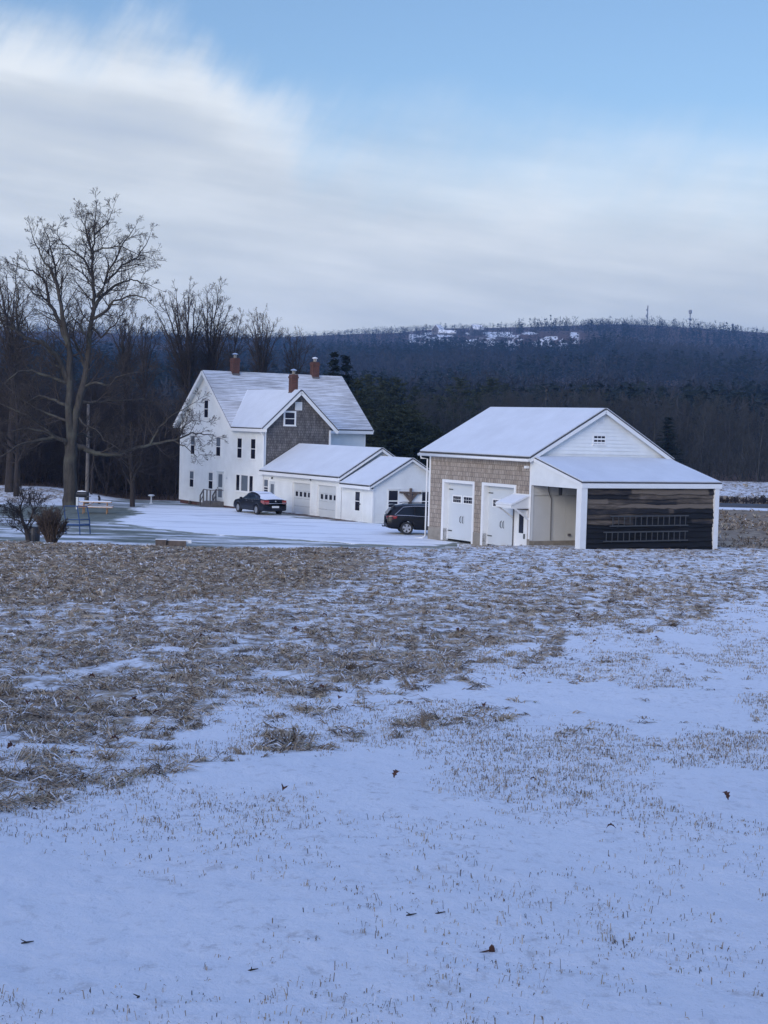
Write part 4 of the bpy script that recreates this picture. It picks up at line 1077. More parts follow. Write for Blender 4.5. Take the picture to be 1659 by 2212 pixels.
def chains_mesh(chs, sides):
    groups = {}
    for (p, r), s in zip(chs, sides): groups.setdefault((len(p), s), []).append((p, r))
    Vs = []; Fs = []; base = 0
    for (n, s), items in groups.items():
        P = np.array([i[0] for i in items]); R = np.array([i[1] for i in items]); m = len(items)
        T = np.gradient(P, axis=1); T /= (np.linalg.norm(T, axis=2, keepdims=True)+1e-9)
        ref = np.where(np.abs(T[..., 2:3]) > .9, np.array([1., 0, 0]), np.array([0, 0, 1.]))
        A_ = np.cross(T, ref); A_ /= (np.linalg.norm(A_, axis=2, keepdims=True)+1e-9); B_ = np.cross(T, A_)
        th = 2*np.pi*np.arange(s)/s
        V = P[:, :, None, :]+R[:, :, None, None]*(A_[:, :, None, :]*np.cos(th)[None, None, :, None]+B_[:, :, None, :]*np.sin(th)[None, None, :, None])
        idx = base+np.arange(m*n*s).reshape(m, n, s); nx = np.roll(idx, -1, axis=2)
        Fs.append(np.stack([idx[:, :-1], nx[:, :-1], nx[:, 1:], idx[:, 1:]], -1).reshape(-1, 4)); Vs.append(V.reshape(-1, 3)); base += m*n*s
    return np.concatenate(Vs), Fs
def tree_meshes(ch, ntrunk, tm, cm, trunkname='trunk', sides=(10, 6, 4, 3, 3)):
    A_ = []; sa = []; B_ = []; sb = []
    for l, cs in enumerate(ch):
        for c in cs:
            if l < ntrunk: A_.append(c); sa.append(sides[l])
            else: B_.append(c); sb.append(sides[l])
    v, f = chains_mesh(A_, sa); t = fastmesh('trunk', v, f, tm, smooth=True, link=False)
    v, f = chains_mesh(B_, sb); c = fastmesh('crown', v, f, cm, smooth=True, link=False)
    return t, c
def place_tree(name, meshes, loc, rz, sc, label, group=None, cat='tree'):
    e = empty(name, loc, rz, label, cat, group); e.scale = sc if isinstance(sc, tuple) else (sc, sc, sc)
    for nm, me in meshes:
        o = bpy.data.objects.new(nm, me); COL.objects.link(o); o.parent = e
    return e

# ---- the big bare tree, limbs traced as real 3-D limbs round the trunk
TY = 111.0
def limb3(pts, y0, y1):
    n = len(pts); out = []
    for i, (a, b) in enumerate(pts): out.append(at_y(a, b, TY+y0+(y1-y0)*i/(n-1)))
    return np.array(out)
rg = np.random.default_rng(11)
big = [
 ([(151, 1108), (151, 1092), (152, 1060), (153, 1010), (153, 962)], 0, 0, .68, .42, 0),
 ([(153, 968), (165, 890), (178, 840), (188, 790), (192, 742), (195, 700), (203, 663), (202, 630), (200, 600), (200, 551), (203, 509), (206, 467), (208, 436)], 0, .6, .31, .02, 0),
 ([(153, 968), (149, 890), (152, 830), (150, 780), (147, 742), (139, 700), (131, 655), (122, 612), (108, 580), (92, 560), (79, 530), (66, 495)], 0, -.8, .31, .02, 0),
 ([(148, 750), (134, 705), (120, 680), (107, 655), (103, 625), (90, 600), (70, 585), (50, 580), (25, 570)], -.3, 1.8, .2, .02, 1),
 ([(107, 655), (90, 640), (72, 632), (58, 618), (45, 600)], .6, -1.5, .08, .015, 1),
 ([(129, 649), (122, 600), (116, 560), (108, 530), (98, 500), (92, 488)], -.6, 1, .1, .015, 1),
 ([(152, 830), (120, 765), (92, 740), (57, 733), (37, 715), (15, 680), (-8, 645)], 0, -2.5, .24, .03, 1),
 ([(57, 733), (37, 712), (36, 670), (40, 640), (33, 600), (38, 570)], -1.2, -.2, .12, .015, 1),
 ([(37, 715), (10, 700), (-20, 690)], -1.6, -2.6, .09, .02, 1),
 ([(200, 668), (215, 645), (235, 628), (250, 615), (270, 608), (290, 604), (312, 612), (336, 622)], .2, 2.2, .16, .015, 1),
 ([(212, 642), (222, 625), (238, 580), (263, 535), (280, 508), (292, 490)], .3, -1.5, .13, .015, 1),
 ([(228, 612), (262, 575), (297, 555), (315, 528), (325, 505)], -.2, 1.2, .09, .015, 1),
 ([(201, 545), (222, 536), (262, 533), (300, 548), (330, 560)], .3, -1.6, .08, .012, 1),
 ([(203, 688), (230, 672), (246, 649), (285, 638), (315, 645), (340, 668)], .1, -2.2, .13, .015, 1),
 ([(196, 705), (220, 728), (245, 705), (262, 680), (282, 655)], .1, 1.9, .1, .012, 1),
 ([(200, 600), (182, 560), (160, 545), (136, 528), (122, 500), (128, 486)], .3, -1.8, .1, .012, 1),
 ([(200, 548), (188, 510), (178, 478), (172, 455)], .4, 1.9, .08, .012, 1),
 ([(203, 509), (222, 492), (238, 470), (245, 448)], .5, -1.2, .07, .012, 1),
 ([(200, 580), (196, 540), (190, 505), (182, 480)], .5, -1.4, .07, .012, 1),
 ([(186, 800), (170, 760), (158, 720), (165, 690), (178, 660)], .0, 2.4, .12, .015, 1),
 ([(192, 742), (172, 700), (160, 690), (148, 670)], .0, -2.0, .08, .012, 1),
 ([(156, 962), (175, 966), (190, 973), (205, 979), (232, 983), (260, 981), (285, 971), (322, 961), (350, 955), (384, 948), (415, 936), (440, 938), (466, 944)], .2, 1.5, .24, .025, 1),
 ([(325, 960), (345, 922), (375, 895), (400, 882), (431, 862)], .9, -.6, .08, .012, 2),
 ([(384, 948), (398, 918), (420, 906), (447, 912)], 1.1, .1, .06, .01, 2),
 ([(372, 951), (400, 965), (425, 985), (440, 982)], 1.1, .5, .05, .01, 2),
 ([(178, 868), (205, 869), (232, 866), (274, 863), (310, 862), (346, 874)], .1, 2.4, .12, .015, 1),
 ([(176, 836), (205, 826), (236, 832), (252, 815), (285, 805), (320, 800)], .1, -2.2, .11, .015, 1),
 ([(168, 900), (185, 920), (207, 925), (226, 950), (250, 965), (264, 976)], .1, -1.8, .1, .012, 1),
 ([(152, 960), (140, 952), (118, 944), (92, 950), (62, 957), (39, 961), (10, 982), (-15, 1000)], .1, -2.6, .2, .02, 1),
 ([(118, 944), (100, 933), (60, 925), (30, 930), (-5, 938)], -.7, -2, .1, .012, 1),
 ([(118, 944), (85, 915), (55, 895), (22, 882), (-10, 868)], -.7, 1.9, .14, .015, 1),
 ([(150, 880), (120, 865), (85, 855), (55, 870), (30, 900), (5, 915)], 0, 2.2, .13, .015, 1),
 ([(151, 830), (110, 812), (68, 800), (40, 802), (15, 822), (-8, 850)], 0, -2.0, .15, .015, 1),
 ([(150, 910), (120, 900), (80, 885), (45, 860), (10, 830)], 0, 1.5, .12, .015, 1),
 ([(156, 940), (178, 935), (190, 945), (215, 940), (245, 915)], 0, 2.5, .1, .012, 1),
 ([(150, 850), (135, 800), (110, 780), (85, 800), (60, 830)], .2, 2.6, .12, .012, 1),
]
chs = [[], [], [], [], []]
twig = dict(seg=[5, 4, 4, 3], jit=[.08, .09, .10, .12], trop=[.05, .05, .05, .04], taper=[.35, .4, .5, .5], n=[6, 4, 2], t0=[.15, .2, .2], ang=[40, 40, 38], ratio=[.62, .64, .64], rr=[.6, .6, .65], rmin=.0085)
for pts, ya, yb, r0, r1, lv in big:
    P = limb3(pts, ya, yb); n = len(P)
    # refine with gentle wobble
    Q = []; rr = []
    for i in range(n-1):
        for k in range(3):
            t = k/3; Q.append(P[i]*(1-t)+P[i+1]*t+(rg.normal(size=3)*.035 if (i or k) else 0)); rr.append(i+t)
    Q.append(P[-1]); rr.append(n-1); Q = np.array(Q); f = np.array(rr)/(n-1)
    R_ = r0+(r1-r0)*f**.75
    if r0 > .6: R_ = np.interp(f, [0, .12, .3, 1], [.78, .6, .5, .42])
    chs[0 if lv == 0 else 1].append((Q, R_))
    if r0 > .6: continue
    S = np.linalg.norm(np.diff(Q, axis=0), axis=1); tot = S.sum(); cum = np.concatenate([[0], np.cumsum(S)])
    s = tot*(.12 if lv else .30)
    while s < tot:
        i = min(np.searchsorted(cum, s)-1, len(Q)-2); t = (s-cum[i])/max(S[i], 1e-6); q = Q[i]*(1-t)+Q[i+1]*t; r = R_[i]
        d = nrm(Q[i+1]-Q[i]); rem = tot-s
        L = min(2.1, .6+rem*.28)*(.55+.8*rg.random())
        dd = rnd_dir(d, math.radians(50+25*rg.random()), rg); dd = nrm(dd+UPV*.25)
        sub = [[], [], [], []]; grow(sub, q, dd, L, min(r*.55, .02+L*.014), 0, twig, rg)
        for l in range(4): chs[min(l+2, 4)] += sub[l]
        s += .28+.3*rg.random()
    sub = [[], [], [], []]; grow(sub, Q[-1], nrm(Q[-1]-Q[-3]), .75, .014, 0, twig, rg)
    for l in range(4): chs[min(l+2, 4)] += sub[l]
o0 = at_y(151, 1104, TY); o0[2] = Hs(o0[0], o0[1])
for l in range(5): chs[l] = [(p-o0, r) for p, r in chs[l]]
tm_, cm_ = tree_meshes(chs, 2, M['bark'], M['twig'], sides=(14, 8, 4, 3, 3))
place_tree('bare_tree', [('trunk', tm_), ('crown', cm_)], tuple(o0), 0, 1, 'tallest bare spreading tree with a thick trunk, on the lawn left of the farmhouse')

# ---- small fruit tree in front of it
fl = [([(62.7, 1190), (62, 1172), (60, 1158), (56, 1140)], 0, 0, .15, .11), ([(58, 1148), (50, 1128), (44, 1112), (44, 1095), (50, 1078), (46, 1060)], 0, .2, .085, .018), ([(46, 1117), (32, 1102), (15, 1097), (-6, 1088)], 0, -.4, .04, .01), ([(56, 1140), (66, 1122), (72, 1104), (66, 1085), (52, 1070)], 0, .4, .06, .012), ([(70, 1108), (80, 1095), (84, 1078)], .2, .5, .03, .01), ([(52, 1132), (38, 1124), (22, 1118), (5, 1106)], 0, .5, .04, .01), ([(60, 1156), (66, 1135), (80, 1118), (96, 1108)], 0, -.5, .045, .01), ([(62, 1165), (50, 1150), (32, 1138), (20, 1134)], 0, .3, .03, .01)]
c2 = [[], [], [], [], []]; tw2 = dict(twig); tw2['n'] = [5, 4, 3]; tw2['rmin'] = .0065
FYR = 74.6
for pts, ya, yb, r0, r1 in fl:
    P = np.array([at_y(a, b, FYR+ya+(yb-ya)*i/(len(pts)-1)) for i, (a, b) in enumerate(pts)]); R_ = np.linspace(r0, r1, len(P))
    c2[0].append((P, R_))
    if r0 > .1: continue
    for i in range(1, len(P)):
        for _ in range(3):
            sub = [[], [], [], []]; t = rg.random(); grow(sub, P[i-1]*(1-t)+P[i]*t, nrm(rnd_dir(nrm(P[i]-P[i-1]), .9, rg)+UPV*.3), .55*(.5+rg.random()), .012, 0, tw2, rg)
            for l in range(4): c2[min(l+1, 4)] += sub[l]
o1 = at_y(62.7, 1187, FYR); o1[2] = Hs(o1[0], o1[1])
for l in range(5): c2[l] = [(p-o1, r) for p, r in c2[l]]
a, b = tree_meshes(c2, 1, M['barkdark'], M['barkdark'], sides=(8, 4, 3, 3, 3)); place_tree('fruit_tree', [('trunk', a), ('crown', b)], tuple(o1), 0, 1, 'small dark bare fruit tree left of the round brown bush')
# ---- fan-shaped bush
bc = [[], [], [], []]; bcfg = dict(seg=[5, 4, 3], jit=[.07, .16, .2], trop=[.05, .1, .08], taper=[.35, .5, .5], n=[9, 5], t0=[.2, .15], ang=[22, 28], ratio=[.5, .5], rr=[.6, .6], rmin=.009)
for k in range(62):
    a = rg.random()*6.283; tilt = .46*math.sqrt(rg.random()); d = np.array([math.cos(a)*math.sin(tilt), math.sin(a)*math.sin(tilt), math.cos(tilt)])
    grow(bc, np.array([math.cos(a), math.sin(a), 0])*.22*rg.random(), d, 1.22*(.7+.4*rg.random()), .024, 0, bcfg, rg)
x, y, z = on_ground(107, 1190)
a, b = tree_meshes(bc, 1, M['bushtwig'], M['bushtwig'], sides=(5, 3, 3, 3)); e = place_tree('bush', [('stems', a), ('crown', b)], (x, y+.4, Hs(x, y+.4)), 0, 1.0, 'dense fan-shaped brown bush between the small fruit tree and the blue swing frame', cat='bush')

# ---- woodland trees
wood_cfg = dict(seg=[9, 6, 4, 3], jit=[.035, .11, .2, .25], trop=[.03, .10, .10, .05], taper=[.12, .25, .4, .5], n=[24, 8, 5], t0=[.28, .18, .1], ang=[48, 38, 40], ratio=[.30, .42, .5], rr=[.42, .5, .6], rmin=.013)
vase_cfg = dict(seg=[3, 9, 5, 4, 3], jit=[.03, .05, .10, .16, .22], trop=[.02, .02, .07, .08, .06], taper=[.85, .14, .25, .4, .5], n=[9, 20, 6, 4], t0=[.35, .18, .12, .1], ang=[19, 26, 30, 34], ratio=[6.6, .22, .42, .5], rr=[.55, .4, .5, .6], rmin=.015, cone=.6)
spread_cfg = dict(seg=[6, 6, 4, 3], jit=[.05, .14, .22, .26], trop=[.02, .07, .08, .05], taper=[.25, .25, .4, .5], n=[16, 8, 6], t0=[.22, .15, .1], ang=[62, 42, 42], ratio=[.62, .45, .5], rr=[.5, .5, .6], rmin=.011)
def proto(cfg, H_, r, seed, mats=('forest', 'forest'), nt=2):
    rg = np.random.default_rng(seed); ch = [[] for _ in cfg['seg']]
    L = H_/(1+0.0)
    if cfg is vase_cfg: L = H_*.14
    grow(ch, (0, 0, -.3), np.array([.01, .01, 1.]), L, r, 0, cfg, rg)
    return tree_meshes(ch, nt, M[mats[0]], M[mats[1]], sides=(8, 4, 3, 3, 3))
PW = [proto(wood_cfg, 14, .17+.03*(i % 2), 20+i) for i in range(5)]
PD = [proto(wood_cfg, 14, .19, 30+i, ('barkdark', 'thicket')) for i in range(4)]
PS = [proto(spread_cfg, 8, .26, 50+i, ('barkdark', 'thicket')) for i in range(2)]
def mh(m): return max(v.co.z for v in m[1].vertices)
HG = {}
def T2(m): return [('trunk', m[0]), ('crown', m[1])]
rg = np.random.default_rng(77)
def gx(vx, y): return at_y(vx, 1000, y)[0]
def top_scale(vx, vy, y, h):      # scale so that a tree of height h reaches the sight line
    p = at_y(vx, vy, y); return (p[2]-Hs(p[0], y))/h
HD = [mh(m) for m in PD]; HW = [mh(m) for m in PW]
# clumps standing above the skyline (behind the farmhouse)
tw3 = dict(twig); tw3['rmin'] = .0095; tw3['n'] = [5, 3, 2]; tw3['ang'] = [30, 34, 36]
def traced_tree(Y, base, limbs, r0, label, seed, dens=1.4, spread=1.6):
    rg = np.random.default_rng(seed); ch = [[], [], [], [], []]
    fork = base[-1]
    P = np.array([at_y(a, b, Y) for a, b in base]); g = P[0].copy(); g[2] = Hs(g[0], g[1]); P[0] = g-np.array([0, 0, .2])
    ch[0].append((P, np.linspace(r0*1.15, r0*.8, len(P))))
    for (tx, ty, bend) in limbs:
        q0 = P[-1]; dy = rg.normal()*spread; q1 = at_y(tx, ty, Y+dy)
        n = 14; t = np.linspace(0, 1, n)[:, None]
        side = np.cross(nrm(q1-q0), np.array([0, 1., 0])); Q = q0*(1-t)+q1*t+side*(np.sin(t*math.pi)*bend)+rg.normal(size=(n, 3))*.07*np.sin(t*math.pi)
        R_ = r0*.36*(1-t[:, 0])**.8+.013; ch[1].append((Q, R_))
        S = np.linalg.norm(np.diff(Q, axis=0), axis=1); tot = S.sum(); cum = np.concatenate([[0], np.cumsum(S)]); s = tot*.12
        while s < tot:
            i = min(np.searchsorted(cum, s)-1, n-2); f = (s-cum[i])/S[i]; q = Q[i]*(1-f)+Q[i+1]*f
            d = nrm(rnd_dir(nrm(Q[i+1]-Q[i]), math.radians(28+22*rg.random()), rg)+UPV*.25); L = (.8+(tot-s)*.2)*(.6+.7*rg.random())
            sub = [[], [], [], []]; grow(sub, q, d, L, min(R_[i]*.5, .02+.012*L), 0, tw3, rg)
            for l in range(4): ch[min(l+2, 4)] += sub[l]
            s += (.55+.5*rg.random())/dens
    for l in range(5): ch[l] = [(p-g, r) for p, r in ch[l]]
    a, b = tree_meshes(ch, 2, M['barkdark'], M['twig'], sides=(10, 6, 4, 3, 3))
    place_tree('bare_tree', [('trunk', a), ('crown', b)], tuple(g), 0, 1, label, 'tall bare trees behind the farmhouse')
traced_tree(148, [(402, 1075), (404, 1000), (408, 930), (410, 890)], [(334, 668, -.6), (350, 642, -.4), (366, 640, -.3), (380, 622, .2), (396, 630, -.2), (410, 610, .3), (424, 640, .2), (345, 705, -.5), (432, 672, .3)], .42, 'tall many-stemmed bare tree rising above the left end of the farmhouse roof', 61)
traced_tree(151, [(452, 1075), (454, 1000), (455, 930), (456, 880)], [(436, 650, -.2), (448, 628, .1), (462, 640, .2), (474, 612, .3), (486, 642, .4), (494, 668, .5), (440, 690, -.3), (500, 700, .5)], .36, 'tall bare tree just right of the many-stemmed one, behind the farmhouse ridge', 62)
traced_tree(160, [(492, 1070), (492, 960), (494, 880), (497, 850)], [(522, 678, .2), (508, 705, -.1), (532, 710, .3), (488, 715, -.4)], .24, 'bare tree with a leaning fork above the left chimney', 63)
traced_tree(168, [(566, 1070), (566, 970), (566, 900), (566, 860)], [(536, 700, -.4), (545, 684, -.2), (556, 674, 0), (570, 672, .2), (582, 684, .3), (594, 694, .4), (604, 712, .4), (530, 722, -.3)], .3, 'round-topped bare tree on the skyline right of the leaning fork', 64)
traced_tree(140, [(268, 1075), (268, 960), (268, 900), (270, 850)], [(245, 690, -.3), (258, 672, 0), (275, 668, .2), (292, 680, .3), (306, 700, .4), (236, 712, -.4)], .26, 'bare tree on the skyline just right of the big lawn tree', 65)
traced_tree(156, [(310, 1075), (310, 960), (311, 900), (312, 870)], [(292, 706, -.3), (304, 690, 0), (318, 686, .2), (332, 704, .3), (340, 725, .3)], .22, 'smaller bare tree between the big lawn tree and the many-stemmed clump', 66)
traced_tree(172, [(640, 1070), (640, 970), (640, 900), (640, 880)], [(612, 735, -.3), (626, 722, 0), (642, 716, .1), (656, 728, .3), (668, 745, .4)], .24, 'low bare tree behind the farmhouse between its two rear chimneys', 67)
traced_tree(126, [(20, 1075), (24, 980), (28, 900), (30, 850)], [(-30, 600, -.5), (-8, 575, -.2), (14, 590, 0), (34, 610, .2), (52, 650, .3), (-45, 660, -.6), (66, 700, .4), (8, 640, 0)], .34, 'tall bare tree reaching the left edge of the picture, left of the big lawn tree', 68)
x, y, z = on_ground(285.7, 1095); place_tree('bare_tree', T2(PS[0]), (x, y, z), 2.2, .8, 'small dark bare tree with low spreading limbs, between the lawn and the wood')
x, y, z = on_ground(35, 1072); place_tree('bare_tree', T2(PS[1]), (x, y, z), 1.0, (.9, .9, 1.35), 'grey-trunked bare tree at the edge of the wood, far left')
# dark wood on the left and behind the house
k = 0
for i in range(95):
    y = 129+52*rg.random()**1.2; vx = -330+ (1060)*rg.random()
    if vx > 385 and y < 150: y += 25
    vt = np.interp(vx, [-300, 0, 120, 330, 500, 650, 800], [715, 775, 800, 825, 840, 840, 840])+rg.normal()*34+(y-129)*.2
    x = gx(vx, y); s = max(.45, top_scale(vx, vt, y, HD[i % 4]))
    place_tree('woodland_tree', T2(PD[i % 4]), (x, y, Hs(x, y)), rg.random()*6, (s*.9, s*.9, s), 'slim bare tree in the dark wood left of and behind the farmhouse', 'trees of the left-hand wood')
# grey-brown wood on the right, beyond the road
for i in range(150):
    y = 188+95*rg.random()**1.4; vx = 770+1150*rg.random()
    if vx < 1500: y = max(y, 196)
    vt = np.interp(vx, [770, 940, 1100, 1300, 1500, 1659, 1900], [875, 862, 848, 850, 858, 862, 865])+rg.normal()*9-(y-188)*.06
    x = gx(vx, y); s = max(.4, top_scale(vx, vt, y, HW[i % 5]))
    place_tree('woodland_tree', T2(PW[i % 5]), (x, y, Hs(x, y)), rg.random()*6, (s*1.05, s*1.05, s), 'slim grey bare tree in the wood beyond the road, behind the barn', 'trees of the wood behind the barn')

# ---- conifers
def conifer(H_, rb, seed, droop=.25, gap=.0, pine=False):
    rg = np.random.default_rng(seed); V = []; T_ = []
    nl = 30 if not pine else 24
    for l in range(nl):
        f = (l+rg.random()*.6)/nl; z0 = H_*(.06+.93*f) if not pine else H_*(.2+.78*f)
        reach = rb*((1-f)**.85+.04) if not pine else rb*(math.sin(math.pi*min(1, (.22+.76*f)))**.8+.08)*(1 if rg.random() > .2 else .6)
        nb = 7 if f < .7 else 5
        for b in range(nb):
            if rg.random() < gap: continue
            a = rg.random()*6.283; ln = reach*(.65+.5*rg.random()); m = max(3, int(ln/.28))
            for j in range(m):
                t = (j+.4)/m; r = ln*t; zz = z0-droop*r*(1-.35*t)+(.25*r if pine else 0)
                w = .30+.35*(1-t) if not pine else .42
                cx_, cy_ = math.cos(a)*r, math.sin(a)*r
                for q in range(3 if not pine else 4):
                    ax = rg.normal(size=3)*[1, 1, .45]; ax = ax/np.linalg.norm(ax); bx_ = np.cross(ax, rg.normal(size=3)); bx_ = bx_/np.linalg.norm(bx_)
                    c = np.array([cx_, cy_, zz])+rg.normal(size=3)*[.14, .14, .08]; tn = np.clip(.35+.35*t+.25*rg.normal(), 0, 1)
                    V += [c-ax*w*.6, c+ax*w*.6+bx_*.03, c+bx_*w*.34]; T_ += [tn]*3
    V = np.array(V); F_ = np.arange(len(V)).reshape(-1, 3)
    fo = fastmesh('foliage', V, [F_], M['pine' if pine else 'spruce'], tone=T_, link=False)
    P = np.array([[0, 0, -.3], [0, 0, H_*.4], [0.02, 0, H_*.97]]); v, f = chains_mesh([(P, np.array([.2, .13, .02]))], [7])
    return [('trunk', fastmesh('trunk', v, f, M['barkdark'], link=False)), ('foliage', fo)]
CS = [conifer(13, 2.6, 60+i) for i in range(3)]; CP = [conifer(12, 3.4, 70+i, .1, .12, True) for i in range(3)]
cl = [(715, 758, 150, 'S', 'tall dark spruce, left of a touching pair, behind the right end of the farmhouse roof', 1.9), (742, 762, 152, 'S', 'tall dark spruce, right of a touching pair, behind the right end of the farmhouse roof', 1.8),
      (768, 812, 160, 'P', 'dark pine next to the spruce pair, right of the farmhouse roof', 1.0), (790, 805, 205, 'P', 'dark pine standing second right of the spruce pair', 1.0), (818, 812, 215, 'P', 'dark pine third right of the spruce pair', 1.0), (850, 811, 215, 'P', 'pointed dark pine above the garage roof', .9),
      (892, 832, 220, 'P', 'shorter dark pine between the garage and the barn roof', .8), (985, 812, 255, 'P', 'broad dark pine above the left slope of the barn roof', 1.1), (1055, 812, 270, 'P', 'dark pine above the barn ridge, left of the weathervane', 1.0), (1088, 826, 275, 'P', 'smaller dark pine just left of the weathervane', .9),
      (1030, 845, 250, 'P', 'low dark pine behind the left end of the barn ridge', 1.), (940, 850, 235, 'P', 'low dark pine left of the barn ridge', 1.), (1258, 828, 300, 'P', 'dark pine top standing over the wood right of the weathervane', .9), (1440, 898, 187, 'S', 'narrow blue-green spruce at the edge of the wood, right of the barn gable', 2.0), (1290, 838, 300, 'P', 'wide dark pine over the wood beyond the barn gable', 1.0)]
for i, (vx, vt, y, kd, lab, wd) in enumerate(cl):
    x = gx(vx, y); ms = CS[i % 3] if kd == 'S' else CP[i % 3]; h = 13 if kd == 'S' else 12; s = top_scale(vx, vt, y, h)
    place_tree('spruce_tree' if kd == 'S' else 'pine_tree', ms, (x, y, Hs(x, y)), rg.random()*6, (s*wd, s*wd, s) if kd == 'P' else (wd*.62, wd*.62, s), lab, 'conifers behind the buildings')
rg = np.random.default_rng(3)
for i in range(26):
    vx = 775+175*rg.random(); y = 142+36*rg.random(); vt = np.interp(vx, [775, 830, 900, 950], [880, 868, 880, 915])+rg.normal()*9+ (rg.random()*25)
    x = gx(vx, y); s = top_scale(vx, vt, y, 12)
    place_tree('pine_tree', CP[i % 3], (x, y, Hs(x, y)), rg.random()*6, (s*1.15, s*1.15, s), 'olive green young pine in the thicket between the farmhouse and the barn', 'young pines behind the garage')
# brush filling the foot of both woods
def brush(name, n, fx, cfg, mat, label):
    rg = np.random.default_rng(9); ch = [[] for _ in cfg['seg']]
    for i in range(n):
        x, y, h = fx(rg); grow(ch, (x, y, Hs(x, y)-.1), nrm(np.array([rg.normal()*.25, rg.normal()*.25, 1])), h, .02+.004*h, 0, cfg, rg)
    allc = [c for l in ch for c in l]; v, f = chains_mesh(allc, [3]*len(allc)); o = fastmesh(name, v, f, mat); tag(o, label, 'brush', kind='stuff'); return o
br = dict(seg=[4, 3, 2], jit=[.12, .2, .25], trop=[.03, .05, .05], taper=[.3, .5, .6], n=[7, 4], t0=[.15, .1], ang=[35, 40], ratio=[.45, .5], rr=[.6, .6], rmin=.014)
def fl_(rg):
    y = 130+40*rg.random(); vx = -350+760*rg.random(); return gx(vx, y), y, (1.5+4.5*rg.random()**1.5)*(1+.02*(y-130))
brush('left_undergrowth', 2600, fl_, br, M['thicket'], 'brown leafless undergrowth filling the wood behind the lawn')
def fr_(rg):
    y = 187+60*rg.random()**1.5; vx = 760+1150*rg.random(); return gx(vx, y), y, 1.5+4*rg.random()
brush('right_undergrowth', 1800, fr_, br, M['forest'], 'grey leafless undergrowth in the wood beyond the road')
def fb_(rg):
    y = 153.5+3*rg.random(); x = 28+50*rg.random(); return x, y, .35+.6*rg.random()*min(1, (x-26)/12)
brush('roadside_brush', 900, fb_, br, M['thicket'], 'low dark brush along the far side of the road')
def fh_(rg):
    y = 125+4*rg.random(); x = gx(380+400*rg.random(), y); return x, y+12, 1+2.5*rg.random()

# unseen spruces, added behind the viewpoint to shade the near snow
rg = np.random.default_rng(14)
for i in range(13):
    x = -36+6*i+rg.normal()*1.2; y = -10-5*rg.random(); s = 1.0+.25*rg.random()
    place_tree('spruce_tree', CS[i % 3], (x, y, Hs(x, y)), rg.random()*6, (s*1.35, s*1.35, s), 'unseen dark spruce added behind the viewpoint to shade the near snow', 'added shading spruces behind the viewpoint')

# ================================================================== grass lying on the snow, leaves, sticks
rg = np.random.default_rng(21)
def tufts(N, rmin, rmax, accept, nb, wid, ln, hgt, lay, name, label, tonef):
    az = rg.uniform(-.46, .46, N); r = np.exp(rg.uniform(math.log(rmin), math.log(rmax), N))
    x = r*np.sin(az); y = r*np.cos(az)
    m, vx, vy = masks(x, y); cov = m[..., 0]
    p = accept(x, y, r, vx, vy, cov); ok = rg.random(N) < p
    x, y, r, cov, vy = x[ok], y[ok], r[ok], cov[ok], vy[ok]
    n = len(x); big = (.6+.9*rg.random(n))*(.75+.5*cov)
    X = np.repeat(x, nb); Y = np.repeat(y, nb); Rr_ = np.repeat(r, nb); B = np.repeat(big, nb)
    laydir = np.repeat(rg.normal(0, 1.1, n)+np.where(rg.random(n) < .5, 0, math.pi), nb)
    k = n*nb; a = laydir+rg.normal(0, .55, k); a0 = rg.uniform(0, 6.283, k); rad = np.abs(rg.normal(0, .05, k))*B
    bx = X+rad*np.cos(a0); by = Y+rad*np.sin(a0)
    L = ln(k)*B; h = hgt(k)*L; W_ = wid(Rr_)*(.6+.8*rg.random(k))
    bz = Hn(bx, by)-.012
    u = lay(k)
    dx_ = np.cos(a); dy_ = np.sin(a); sxp = -dy_; syp = dx_
    P0 = np.stack([bx, by, bz], -1)
    m1 = L*.45*u; P1 = np.stack([bx+dx_*m1, by+dy_*m1, bz+h+.01], -1)
    m2 = L*u; P2 = np.stack([bx+dx_*m2, by+dy_*m2, bz+h*(.25+1.1*(1-u))+.008], -1)
    sd_ = np.stack([sxp, syp, rg.normal(0, .5, k)], -1)*(W_/2)[:, None]
    V = np.stack([P0-sd_, P0+sd_, P1-sd_*.9, P1+sd_*.9, P2], 1).reshape(-1, 3)
    b = np.arange(k)*5; q = np.stack([b, b+1, b+3, b+2], -1); t = np.stack([b+2, b+3, b+4], -1)
    tn = np.repeat(np.repeat(tonef(n, r), nb)+rg.normal(0, .2, k), 5)
    o = fastmesh(name, V, [q, t], M['blade'], tone=np.clip(tn, 0, 1)); tag(o, label, 'grass', kind='stuff'); return o
clump = lambda x, y: fbm(x*1.2, y*.6, 3, 31)*.42+fbm(x*4.2, y*2.1, 2, 33)*.58
def acc1(x, y, r, vx, vy, cov):
    c = clump(x, y); ok = (y < 69+4*sm(-8, 1, x)+4*sm(1, 10, x)+np.where(x > 4, 12, 3.5)) & (y > 4)
    # keep clear of the barn footprint
    tt = (x-2.481)*.5165-(y-88.413)*.8562; uu = (x-2.481)*.8562+(y-88.413)*.5165
    inb = (tt > -.2) & (tt < 13.6) & (uu > -.1) & (uu < 9)
    return np.where(ok & ~inb, np.clip((cov-.12)*1.5, 0, 1)*sm(.40, .60, c+(cov-.4)*.42), 0)
def tone1(n, r): return np.clip(rg.normal(.5, .24, n)+np.where(rg.random(n) < .06, .4, 0), 0, 1)
tufts(146000, 9, 90, acc1, 9, lambda r: .005+.00022*r, lambda k: rg.uniform(.1, .27, k), lambda k: rg.uniform(.04, .26, k), lambda k: rg.uniform(.65, 1, k), 'field_grass', 'tan dead grass lying matted over the snowy field', tone1)
